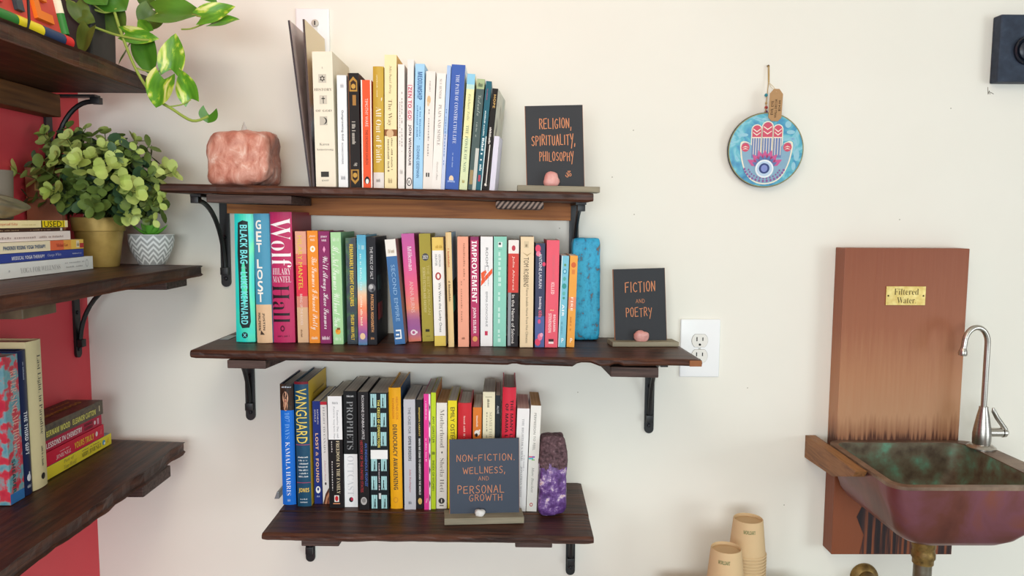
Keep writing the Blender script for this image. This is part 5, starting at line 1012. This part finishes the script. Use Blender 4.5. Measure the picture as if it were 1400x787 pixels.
# tap
fx, fy = .978, 1.500
r = thing('faucet', 'brushed steel gooseneck water tap with a side lever', 'faucet', (fx, fy, RIM))
m = MB(); m.lathe([(.027, RIM + .0003), (.027, RIM + .003), (.022, RIM + .007), (.018, RIM + .009)], c=(fx, fy, 0), seg=36); m.build('base_flange', M_STEEL, r, smooth=True)
m = MB(); m.lathe([(.0165, RIM + .007), (.0175, RIM + .018), (.0175, RIM + .03), (.0155, RIM + .045), (.0115, RIM + .068), (.0085, RIM + .082), (.0083, RIM + .087), (.0062, RIM + .0875)], c=(fx, fy, 0), seg=36); m.build('body', M_STEEL, r, smooth=True)
pts = [Vector((fx, fy, RIM + .085 + k * .02)) for k in range(6)]
cxx, czz, rr = fx - .0255, RIM + .215, .0255
pts += [Vector((fx, fy, czz - .02))]
for k in range(17):
    a = math.radians(0 + 175 * k / 16); pts.append(Vector((cxx + rr * math.cos(a), fy - .006 * k / 16, czz + rr * math.sin(a) * 1.35)))
pts.append(pts[-1] + Vector((-.002, -.001, -.012)))
m = MB(); m.tube(pts, .0056, 14); m.build('spout', M_STEEL, r, smooth=True)
e = pts[-1]; m = MB(); m.tube([e + Vector((0, 0, .002)), e + Vector((-.0006, 0, -.004)), e + Vector((-.001, 0, -.010)), e + Vector((-.0012, 0, -.013))], [.0058, .008, .0085, .0074], 16); m.build('nozzle', M_STEEL, r, smooth=True)
hz = RIM + .033
m = MB(); m.tube([(fx + .012, fy, hz), (fx + .040, fy, hz)], .0092, 20); m.tube([(fx + .041, fy, hz), (fx + .0415, fy, hz), (fx + .047, fy, hz), (fx + .051, fy, hz), (fx + .053, fy, hz)], [.0092, .0105, .0102, .007, .002], 20); m.build('valve', M_STEEL, r, smooth=True)
m = MB(); m.tube([(fx + .046, fy - .002, hz + .006), (fx + .038, fy - .003, hz + .017), (fx + .026, fy - .004, hz + .032), (fx + .018, fy - .005, hz + .045), (fx + .0165, fy - .005, hz + .052)], [.0055, .0048, .0048, .0044, .002], 12); m.build('lever', M_STEEL, r, smooth=True)

# ------------------------------------------------------------------ paper cups on a counter just below the picture
CT = .742
m = MB(); m.box((.33, 1.25, CT - .03), (.62, 1.535, CT), bevel=.003); o = m.build('trim_3', pm('#b9a88c', .5, .3, .05)); struct(o)
m = MB(); m.box((.35, 1.27, 0), (.60, 1.52, CT - .03)); o = m.build('trim_4', pm('#d8d0c2', .6, .2, .03)); struct(o)
M_CUP = pm('#d6b88e', .65, .2, .03)
CUPD = None
def cup(c, zrim, label, group, first):
    r = thing('paper_cup', label, 'cup', (c[0], c[1], zrim), group)
    h = .074; R_, r_ = .0365, .0288
    m = MB(); m.lathe([(R_ + .0016, zrim + .0003), (R_ + .0022, zrim + .002), (R_ + .0012, zrim + .004), (R_ - .0002, zrim + .0042), (r_ + .0008, zrim + h - .001), (r_, zrim + h), (r_ - .0012, zrim + h - .0005), (r_ - .0018, zrim + h - .006)], c=(c[0], c[1], 0), seg=40, close=False)
    m.build('cup_body', M_CUP, r, smooth=True)
    m = MB(); m.lathe([(r_ - .0018, zrim + h - .0062), (.0004, zrim + h - .006)], c=(c[0], c[1], 0), seg=40, close=False); m.build('cup_bottom', pm('#c8a67c', .7, .2, .03), r)
    if first:
        a0, a1 = first; za, zb_ = zrim + h * .70, zrim + h * .80
        def fn(x, y):
            z = za + (zb_ - za) * y; k = (z - zrim) / h; rad = R_ + (r_ - R_) * k + .0006; a = math.radians(a0 + (a1 - a0) * x)
            return Vector((rad * math.cos(a), rad * math.sin(a), z - zrim))
        place_geo(text_geo('WORLDART', 'b'), fn, 'printed_lettering', pm('#4f6a3c', .6, .2, 0), r, [('x', k / 10) for k in range(1, 10)])
    return r
c1 = atY(1023, 708, 1.497); c2 = atY(993, 748, 1.43)
for c, zt, nm, fst, ord_ in ((c1, c1.z - .074, 'rear', (236, 280), 'taller rear'), (c2, c2.z - .074, 'front', (226, 268), 'front')):
    k = 0; z = zt
    while z > CT + .0003 and k < 12:
        zz = z if z - .0062 > CT + .0005 else CT + .0005
        lab = ('upside down brown paper cup on top of the %s stack' % ord_) if k == 0 else ('brown paper cup nested in the %s stack, only its rim showing' % ord_)
        cup((c.x, c.y), zz, lab, 'paper cups in the %s stack' % nm, fst if k == 0 else None)
        k += 1; z -= .0066
        if zz == CT + .0005: break
# ------------------------------------------------------------------ things on the shelf under the red wall's plant

GP = Vector((-.782, 1.462, 1.4053))
r = thing('potted_plant', 'bushy green plant with small round leaves in a gold pot', 'plant', GP)
M_GOLD = ramp_mat('dusty_gold_paint', [(.3, '#a48546'), (.6, '#c8a75e'), (.8, '#d8bb76')], noise_scale=22, metal=.35, rough=.45)
m = MB(); m.lathe([(.032, 0), (.0335, .002), (.0425, .068), (.0455, .069), (.0475, .092), (.0465, .0945), (.0435, .094), (.041, .08)], c=GP, seg=48); m.build('pot', M_GOLD, r, smooth=True)
m = MB(); m.lathe([(.0005, .081), (.0408, .080)], c=GP, seg=32, close=False); m.build('soil', pm('#2c211a', .9, .1, .3, scale=200, bump=.5), r)
rd = random.Random(11)
def leaf_round(mb, base, d, n_, L, Wd, mi, cup=.25):
    d = d.normalized(); x = d.cross(n_)
    if x.length < 1e-4: x = d.orthogonal()
    x.normalize(); nn = x.cross(d)
    prof = ((0, .10), (.18, .62), (.45, 1.0), (.75, .86), (.93, .42), (1.0, .0))
    vs = []
    for t, w in prof:
        c = base + d * (L * t) + nn * (L * cup * (t * t - t) * .9)
        vs += [c - x * (Wd / 2 * w) + nn * (Wd * .14 * w), c, c + x * (Wd / 2 * w) + nn * (Wd * .14 * w)]
    fs = []
    for i in range(len(prof) - 1):
        a = i * 3; fs += [(a, a + 1, a + 4, a + 3), (a + 1, a + 2, a + 5, a + 4)]
    mb.add(vs, fs, mi)
fol = MB(); stm = MB()
top = GP + Vector((0, 0, .085)); CEN = Vector((-.766, 1.44, 1.575))
def clampp(p):
    p = p.copy()
    p.x = max(p.x, WX + .010); p.y = min(p.y, WY - .012)
    return p
N = 84
for k in range(N):
    # directions spread over a ball, fuller to the front and the sides
    z = 1 - 1.75 * (k + .5) / N; ph = k * 2.39996 + rd.uniform(-.2, .2)
    s_ = math.sqrt(max(0, 1 - z * z)); dv = Vector((s_ * math.cos(ph), s_ * math.sin(ph), z))
    rad = rd.uniform(.6, 1.18)
    tip = CEN + Vector((dv.x * .114, dv.y * .10, dv.z * .088)) * rad
    if tip.z < 1.49 and abs(tip.x - GP.x) < .045 and tip.y < GP.y: tip.z = rd.uniform(1.478, 1.50); 
    tip = clampp(tip)
    st = top + Vector((rd.uniform(-.025, .025), rd.uniform(-.025, .025), 0))
    mid = st.lerp(tip, .55) + Vector((0, 0, .025)) + Vector((rd.uniform(-.01, .01), rd.uniform(-.01, .01), 0)); mid = clampp(mid)
    crv = lambda t: st * (1 - t) ** 2 + mid * 2 * t * (1 - t) + tip * t * t
    stm.tube([crv(q / 6) for q in range(7)], .0009, 5)
    fresh = rd.random() < .34
    nl = 6
    for j in range(nl):
        t = .42 + .58 * j / (nl - 1); p = crv(t); tang = (crv(min(1, t + .05)) - crv(t - .05)).normalized()
        side = tang.cross(Vector((0, 0, 1)))
        side = side.normalized() if side.length > 1e-3 else Vector((1, 0, 0))
        ang = (j % 2) * math.pi / 2 + rd.uniform(-.3, .3)
        side = Matrix.Rotation(ang, 3, tang) @ side
        size = rd.uniform(.023, .034) * (1.0 if j < nl - 2 else .8)
        mi = (1 if fresh and j >= nl - 3 else (0 if rd.random() < .7 else 2))
        for sg in (1, -1):
            dd = (side * sg + tang * rd.uniform(.35, .7) + Vector((0, 0, rd.uniform(-.15, .1)))).normalized()
            tipp = p + dd * size
            if tipp.x < WX + .004 or tipp.y > WY - .004: continue
            leaf_round(fol, p, dd, (tang + Vector((0, -.5, .5)) + Vector((rd.uniform(-.4, .4), rd.uniform(-.4, .4), rd.uniform(-.3, .3)))).normalized(), size, size * rd.uniform(.72, .9), mi)
    if fresh:
        for q in range(4):
            a = q * math.pi / 2 + .4; side = Matrix.Rotation(a, 3, dv) @ dv.orthogonal().normalized()
            leaf_round(fol, tip, (side + dv * .8).normalized(), (dv - side * .6).normalized(), .016, .013, 1)
# a few wisps standing above the crown and out to the left
for bx, by, tx, ty in ((75, 225, 62, 178), (100, 215, 117, 176), (120, 220, 108, 182), (150, 215, 158, 200), (170, 225, 185, 206), (60, 245, 34, 228), (55, 250, 45, 230), (180, 255, 213, 232), (185, 275, 215, 262), (190, 285, 218, 278), (175, 295, 210, 300)):
    Yd = 1.43; a = clampp(atY(bx, by, Yd)); b = clampp(atY(tx, ty, Yd - .01))
    stm.tube([a, a.lerp(b, .5) + Vector((0, 0, .004)), b], .0008, 5); tg = (b - a).normalized()
    for j in range(4):
        p = a.lerp(b, .35 + .22 * j); side = Matrix.Rotation(j * 1.4, 3, tg) @ tg.orthogonal().normalized()
        for sg in (1, -1):
            dd = (side * sg + tg * .6).normalized()
            if (p + dd * .018).x > WX + .004: leaf_round(fol, p, dd, Vector((0, -1, .5)), .017, .0125, 1 if j == 3 else 0)
M_LF = [ramp_mat('leaf_deep_green', [(.3, '#50642c'), (.7, '#70843e')], noise_scale=18, rough=.45, spec=.3), ramp_mat('leaf_fresh_green', [(.3, '#98ab4e'), (.7, '#bcc878')], noise_scale=18, rough=.45, spec=.3), ramp_mat('leaf_blue_green', [(.3, '#2f4a32'), (.7, '#4e6a48')], noise_scale=18, rough=.4, spec=.35)]
stm.build('stems', pm('#5c6a38', .6, .2, .1), r, smooth=True)
fo = fol.build('foliage', M_LF, r, smooth=True)

# small pot with zigzag bands
ZP = Vector((-.7165, 1.535, 1.4053)); zt_ = 1.4053
r = thing('potted_succulent', 'small succulent in a round pot with grey and white zigzag bands', 'plant', ZP)
m = MB(); seg = 96; rows = []
prof = lambda k: (.0245 + (.0435 - .0245) * math.sin(min(1, k * 1.05) * math.pi / 2), .060 * k)
edges = [0, .10, .19, .28, .37, .46, .55, .64, .73, .82, .91, 1.0]
vs = []
for e in edges:
    for q in range(seg):
        a = 2 * math.pi * q / seg; zz = (abs(((q / seg * 12) % 1) - .5) * 2 - .5) * .19 * (0 if e in (0, 1.0) else 1)
        k = max(0, min(1, e + zz)); rr_, z_ = prof(k); vs.append(ZP + Vector((rr_ * math.cos(a), rr_ * math.sin(a), z_)))
fs = []; ms = []
for i in range(len(edges) - 1):
    for q in range(seg): fs.append((i * seg + q, i * seg + (q + 1) % seg, (i + 1) * seg + (q + 1) % seg, (i + 1) * seg + q)); ms.append(1 if i in (1, 3, 5, 7, 9) else 0)
fs.append(list(range(seg))[::-1]); ms.append(0)
m.add(vs, fs, ms)
m.lathe([(.0435, .060), (.0428, .0612), (.041, .060), (.0405, .050)], c=ZP, seg=seg, mi=1, close=False)
m.build('pot', [pm('#b0b0ae', .4, .4, .02), pm('#f2f2f0', .35, .4, .01)], r, smooth=True, angle=50)
m = MB()
for q in range(170):
    a = rd.uniform(0, 6.283); rr_ = .0395 * math.sqrt(rd.random()); c_ = ZP + Vector((rr_ * math.cos(a), rr_ * math.sin(a), .0565 + rd.uniform(-.001, .002)))
    m.lathe([(.0004, -.0022), (.0023, -.001), (.0025, .001), (.0005, .0024)], c=c_, seg=6)
m.lathe([(.0005, .0545), (.0405, .0545)], c=ZP, seg=32, close=False)
o = m.build('pebbles', pm('#dfe3de', .5, .3, .15, scale=300), r, smooth=True); o['kind'] = 'stuff'
for q in range(13):
    a = q * 2.4; el = .35 + .75 * (q % 4) / 3.2; L = rd.uniform(.034, .046)
    d = Vector((math.cos(a) * math.cos(el), math.sin(a) * math.cos(el) * .8, math.sin(el) * .75 + .1)).normalized()
    x = d.cross(Vector((0, 0, 1))).normalized(); nn = x.cross(d); m = MB(); vs = []
    for t, w in ((0, .55), (.3, .95), (.6, .9), (.85, .5), (1, .03)):
        c_ = ZP + Vector((0, 0, .057)) + d * (L * t) + nn * (.010 * t * t)
        for k in range(8):
            b = 2 * math.pi * k / 8; vs.append(c_ + x * (.0078 * w * math.cos(b)) + nn * (.0030 * w * math.sin(b)))
    m.add(vs, [(i * 8 + k, i * 8 + (k + 1) % 8, (i + 1) * 8 + (k + 1) % 8, (i + 1) * 8 + k) for i in range(4) for k in range(8)])
    bad = [v for v in m.v if v.y > WY - .003]
    for v in bad: v.y = WY - .003
    m.build('leaf', ramp_mat('succulent_green', [(.3, '#4f9a2c'), (.7, '#7cc248')], noise_scale=30, rough=.4), r, smooth=True)

# pewter ornament, grey pot and box behind the lying books
zs = ZSTACK + .0004
oc = Vector((-.80, 1.19, zs + .021))
r = thing('pewter_ornament', 'twisted pewter ornament lying on the books beside the gold pot', 'ornament', (oc.x, oc.y, zs))
m = MB(); vs = []; nseg, sg = 40, 36
for i in range(nseg + 1):
    t = i / nseg; y = (t - .5) * .19; R0 = .0205 * (math.sin(math.pi * min(1, max(0.0, t)) ** .8)) ** .75 + .0008
    for k in range(sg):
        a = 2 * math.pi * k / sg; rg = 1 - .24 * abs(math.sin(2.5 * a + t * 5.0)) ** 3
        vs.append(oc + Vector((R0 * rg * math.cos(a), y, R0 * rg * math.sin(a))))
m.add(vs, [(i * sg + k, i * sg + (k + 1) % sg, (i + 1) * sg + (k + 1) % sg, (i + 1) * sg + k) for i in range(nseg) for k in range(sg)])
m.build('body', ramp_mat('dull_pewter', [(.3, '#857a6c'), (.7, '#b3a795')], noise_scale=12, metal=.6, rough=.32), r, smooth=True)
r = thing('grey_pot', 'plain grey pot behind the pewter ornament at the left edge', 'pot', (-.853, 1.272, zs))
m = MB(); m.lathe([(.024, 0), (.027, .002), (.030, .080), (.0295, .082), (.027, .081), (.024, .01)], c=(-.853, 1.272, zs), seg=32); m.build('pot_body', pm('#7d7468', .7, .2, .08), r, smooth=True)
r = thing('terracotta_box', 'terracotta coloured box with a pale square label beside the bushy plant', 'box', (-.847, 1.4, 1.405))
m = MB(); m.box((-.879, 1.399, 1.4055), (-.815, 1.411, 1.590), bevel=.001); m.build('box_body', pm('#a86a50', .6, .25, .05), r)
m = MB(); m.box((-.862, 1.3984, 1.548), (-.838, 1.3989, 1.574)); m.box((-.859, 1.3980, 1.551), (-.841, 1.3984, 1.571), mi=1); m.build('label', [pm('#d8b470', .6, .2, .05), pm('#9a8a50', .6, .2, .3, scale=200)], r)

# ------------------------------------------------------------------ top shelf on the red wall: painted letter board and trailing plant
EX = -.695
r = thing('letter_board', 'red board with bright raised letters and a coloured striped border on a wire stand', 'sign', (EX, 1.1, 1.763))
def LP(px, py, off=0.0): return atX(px, py, EX + off)
# plane of the board: leans back on the stand, faces the room (+X)
zB = 1.7645; y0_, y1_ = .86, 1.236
lean = math.radians(12)
BW = lambda y, h, o=0.0: Vector((EX - h * math.sin(lean) + o * math.cos(lean), y, zB + h * math.cos(lean) + o * math.sin(lean)))
def slab(mb, poly, o0, o1, mi=0):
    n = len(poly); vs = [BW(y, h, o0) for y, h in poly] + [BW(y, h, o1) for y, h in poly]
    mb.add(vs, [list(range(n))[::-1], list(range(n, 2 * n))] + [(i, (i + 1) % n, n + (i + 1) % n, n + i) for i in range(n)], mi)
m = MB(); slab(m, [(y0_, .002), (y1_, .002), (y1_, .15), (y0_, .15)], -.010, 0); m.build('backboard', pm('#d2493c', .55, .3, .08), r)
cols = ['#2d7a35', '#f0dc20', '#24406e', '#dd2430', '#f0f0e8', '#2d7a35', '#f0dc20', '#e06a20', '#2d7a35']
yy = y1_; ws = [.022, .055, .060, .065, .03, .06, .053]; cc_ = ['#e0262c', '#233a66', '#f2dc22', '#2c7c30', '#f2f0ea', '#d8302c', '#2a62a8']
for w_, c_ in zip(ws, cc_):
    m = MB(); a, b = yy - w_ + .0008, yy - .0008
    for i in range(6):
        t0, t1 = math.pi * i / 6, math.pi * (i + 1) / 6
    n = 10; prof2 = [(.0125 * math.sin(math.pi * i / n) - .001 + 0, .011 - .011 * math.cos(math.pi * i / n)) for i in range(n + 1)]
    vs = [BW(a, h, o) for o, h in prof2] + [BW(b, h, o) for o, h in prof2]
    m.add(vs, [(i, i + 1, n + 2 + i, n + 1 + i) for i in range(n)] + [list(range(n + 1)), list(range(n + 1, 2 * n + 2))[::-1]]); m.build('border_segment', pm(c_, .45, .35, .06), r, smooth=True); yy -= w_
for h0, h1, c_ in ((.022, .055, '#2c7c30'), (.055, .095, '#efe6cc'), (.095, .15, '#e06a20')):
    m = MB(); n = 8; prof2 = [(.010 * math.sin(math.pi * i / n) - .001, y1_ - .012 * (1 - math.cos(math.pi * i / n)) / 2 - .0) for i in range(n + 1)]
    vs = [BW(y, h0, o) for o, y in prof2] + [BW(y, h1, o) for o, y in prof2]
    m.add(vs, [(i, i + 1, n + 2 + i, n + 1 + i) for i in range(n)]); m.build('border_segment', pm(c_, .45, .35, .06), r, smooth=True)
def letter(polys, c_):
    m = MB()
    for p in polys: slab(m, p, 0.0002, .006)
    m.build('raised_letter', pm(c_, .5, .3, .06), r)
def st_(y, h, w, hh): return [(y, h), (y + w, h), (y + w, h + hh), (y, h + hh)]
letter([st_(1.158, .030, .014, .09), st_(1.172, .030, .028, .014), st_(1.172, .062, .022, .013), st_(1.172, .106, .028, .014)], '#ef7d22')
letter([st_(1.112, .030, .016, .09)], '#3d464e')
letter([st_(1.040, .045, .013, .075), st_(1.073, .045, .013, .075), [(1.040, .045), (1.047, .030), (1.079, .030), (1.086, .045)]], '#d6262c')
letter([[(.965, .03), (.985, .03), (1.0, .12), (.985, .12)], [(.93, .03), (.95, .03), (.995, .12), (.98, .12)]], '#8ac6d2')
m = MB(); m.tube([BW(.90, .060, .030), BW(1.098, .050, .026), BW(1.108, .042, .026), BW(1.110, .010, .018), BW(1.109, .0, .014), Vector((EX - .02, 1.108, zB - .0005)), Vector((EX - .06, 1.106, zB + .0))], .0019, 8); m.build('wire_stand', M_IRON, r, smooth=True)

PP = Vector((-.768, 1.405, 1.7625))
r = thing('trailing_plant', 'trailing plant with heart shaped variegated leaves in a dark square pot', 'plant', PP)
m = MB()
def frust(mb, b, t, h0, h1, c, mi=0):
    vs = [Vector((c.x + sx * b, c.y + sy * b, c.z + h0)) for sx, sy in ((-1, -1), (1, -1), (1, 1), (-1, 1))] + [Vector((c.x + sx * t, c.y + sy * t, c.z + h1)) for sx, sy in ((-1, -1), (1, -1), (1, 1), (-1, 1))]
    mb.solid(vs, [(0, 3, 2, 1), (4, 5, 6, 7), (0, 1, 5, 4), (1, 2, 6, 5), (2, 3, 7, 6), (3, 0, 4, 7)], mi, .003)
frust(m, .0405, .0425, 0, .125, PP); m.build('pot', pm('#3a3836', .6, .3, .1), r)
def PT(px, py, Y): return atY(px, py, Y)
M_VAR = ramp_mat('variegated_leaf', [(.30, '#3a741c'), (.50, '#5f9a28'), (.555, '#a8c43a'), (.63, '#dbe08c')], scale=(46, 14, 20), noise_scale=1.5, detail=8, distort=.5, rough=.33, spec=.4)
M_PLN = ramp_mat('plain_green_leaf', [(.3, '#3a6e1c'), (.7, '#548c28')], scale=(40, 12, 12), noise_scale=1, rough=.35, spec=.4)
M_DRK = ramp_mat('olive_leaf', [(.3, '#3f5c20'), (.7, '#6a8434')], scale=(40, 12, 12), noise_scale=1, rough=.4, spec=.35)  # olive green for the duller leaves
M_VINE = pm('#93a548', .5, .3, .1)
def heart_leaf(B, T, width_px, mat, tilt=0.0, Y=1.4, dy=0.0, fold=.22, lobe=.2, notch=1.0):
    b = PT(*B, Y); t_ = PT(*T, Y + dy); L = (t_ - b).length; W_ = width_px * Y / F_PX
    yv = (t_ - b).normalized(); n0 = Vector((0, -1, .35)).normalized(); n0 = (n0 - yv * n0.dot(yv)).normalized(); n0 = Matrix.Rotation(tilt, 3, yv) @ n0
    xv = yv.cross(n0).normalized()
    nt, ns = 12, 9; vs = []
    for i in range(nt):
        t = i / (nt - 1)
        wd = W_ / 2 * (math.sin(math.pi * min(1, (t * .86 + .14)) ** .78) ** .85) * (1.0 if t < .999 else 0.02)
        for j in range(ns):
            s = -1 + 2 * j / (ns - 1)
            x = s * wd; y = L * t - lobe * L * abs(s) ** 1.2 * (1 - t) ** 3 * notch
            z = fold * abs(x) - .12 * L * (t - .3) ** 2 + .02 * L * math.sin(8 * t + s)
            vs.append((x, y, z))
    fs = [(i * ns + j, i * ns + j + 1, (i + 1) * ns + j + 1, (i + 1) * ns + j) for i in range(nt - 1) for j in range(ns - 1)]
    me = bpy.data.meshes.new('leaf'); me.from_pydata(vs, [], fs); me.materials.append(mat)
    for p in me.polygons: p.use_smooth = True
    o = bpy.data.objects.new('leaf', me); COL.objects.link(o); o.parent = r
    Mx = Matrix(((xv.x, yv.x, n0.x, b.x), (xv.y, yv.y, n0.y, b.y), (xv.z, yv.z, n0.z, b.z), (0, 0, 0, 1)))
    o.matrix_local = ROOT[r.name].inverted() @ Mx
    ROOT[o.name] = Mx
    return o
def variegated(o): o['label'] = 'leaf streaked yellow and green'; return o
heart_leaf((214, 18), (277, 17), 52, M_PLN, -.3, 1.40, .0)
variegated(heart_leaf((275, 23), (321, 8), 27, M_VAR, .2, 1.39))
variegated(heart_leaf((290, 31), (327, 25), 23, M_VAR, -.3, 1.395))
variegated(heart_leaf((234, 95), (239.5, 45), 35, M_VAR, .15, 1.39))
variegated(heart_leaf((224, 108), (212, 147), 44, M_VAR, .1, 1.37, lobe=.3))
variegated(heart_leaf((261, 135), (246, 95), 30, M_VAR, -.2, 1.385))
heart_leaf((286, 157), (284, 168), 27, M_PLN, .0, 1.38, lobe=1.0)
heart_leaf((197, 57), (206.5, 103), 38, M_PLN, .25, 1.405)
variegated(heart_leaf((171, 46), (217, 53), 22, M_VAR, .5, 1.385))
variegated(heart_leaf((203, 44), (188, 27), 22, M_VAR, -.4, 1.39))
heart_leaf((150, 12), (166, 50), 46, M_DRK, .3, 1.41)
heart_leaf((210, 14), (196, 42), 36, M_DRK, -.4, 1.42)
heart_leaf((122, 38), (110, 74), 30, M_DRK, .2, 1.35)
heart_leaf((182, 56), (160, 88), 16, M_DRK, .8, 1.41)
heart_leaf((148, -14), (172, 14), 54, M_PLN, .2, 1.39)
heart_leaf((104, 4), (118, 38), 26, M_DRK, -.3, 1.36)
heart_leaf((196, -8), (212, 12), 24, M_DRK, .4, 1.42)
heart_leaf((268, -18), (297, 4), 18, M_PLN, .2, 1.40)
heart_leaf((126, -10), (146, 6), 36, M_PLN, -.2, 1.37)
heart_leaf((112, 22), (130, 30), 20, M_DRK, .1, 1.36)
def vine(pts, rad): 
    P3 = [PT(x, y, Y) for x, y, Y in pts]; out = []
    for i in range(len(P3) - 1):
        p0, p1, p2, p3 = P3[max(0, i - 1)], P3[i], P3[i + 1], P3[min(len(P3) - 1, i + 2)]
        for k in range(5):
            t = k / 5; out.append(.5 * ((2 * p1) + (p2 - p0) * t + (2 * p0 - 5 * p1 + 4 * p2 - p3) * t * t + (3 * p1 - p0 - 3 * p2 + p3) * t ** 3))
    out.append(P3[-1]); m = MB(); m.tube(out, rad, 8); m.build('vine', M_VINE, r, smooth=True)
vine([(150, -10, 1.40), (156, 14, 1.39), (166, 46, 1.385), (184, 91, 1.383), (204, 124, 1.38), (221, 140, 1.38), (234, 148, 1.38), (263, 165, 1.38), (285, 159, 1.38)], .0026)
vine([(95, 22, 1.37), (106, 28, 1.365), (134, 39, 1.375), (160, 48, 1.38), (190, 54, 1.385), (205, 55, 1.388)], .0022)
vine([(187, 93, 1.383), (200, 97, 1.385), (215, 98, 1.388), (224, 93, 1.39), (234, 95, 1.39)], .0013)
vine([(229, 146, 1.38), (248, 143, 1.382), (261, 136, 1.385)], .0013)
vine([(248, 40, 1.40), (262, 39, 1.398), (283, 31, 1.395), (290, 31, 1.395)], .0015)
vine([(90, 0, 1.36), (118, 9, 1.37), (143, 17, 1.385), (160, 12, 1.39)], .002)
vine([(196, 30, 1.40), (206, 25, 1.40), (216, 18, 1.40)], .0015)
vine([(118, 0, 1.37), (130, 8, 1.37), (143, 17, 1.385)], .0014)
vine([(263, 20, 1.40), (275, 23, 1.39)], .0015)
vine([(245, 93, 1.385), (247, 96, 1.385)], .0012)

# reset: nothing else
bpy.context.view_layer.update()
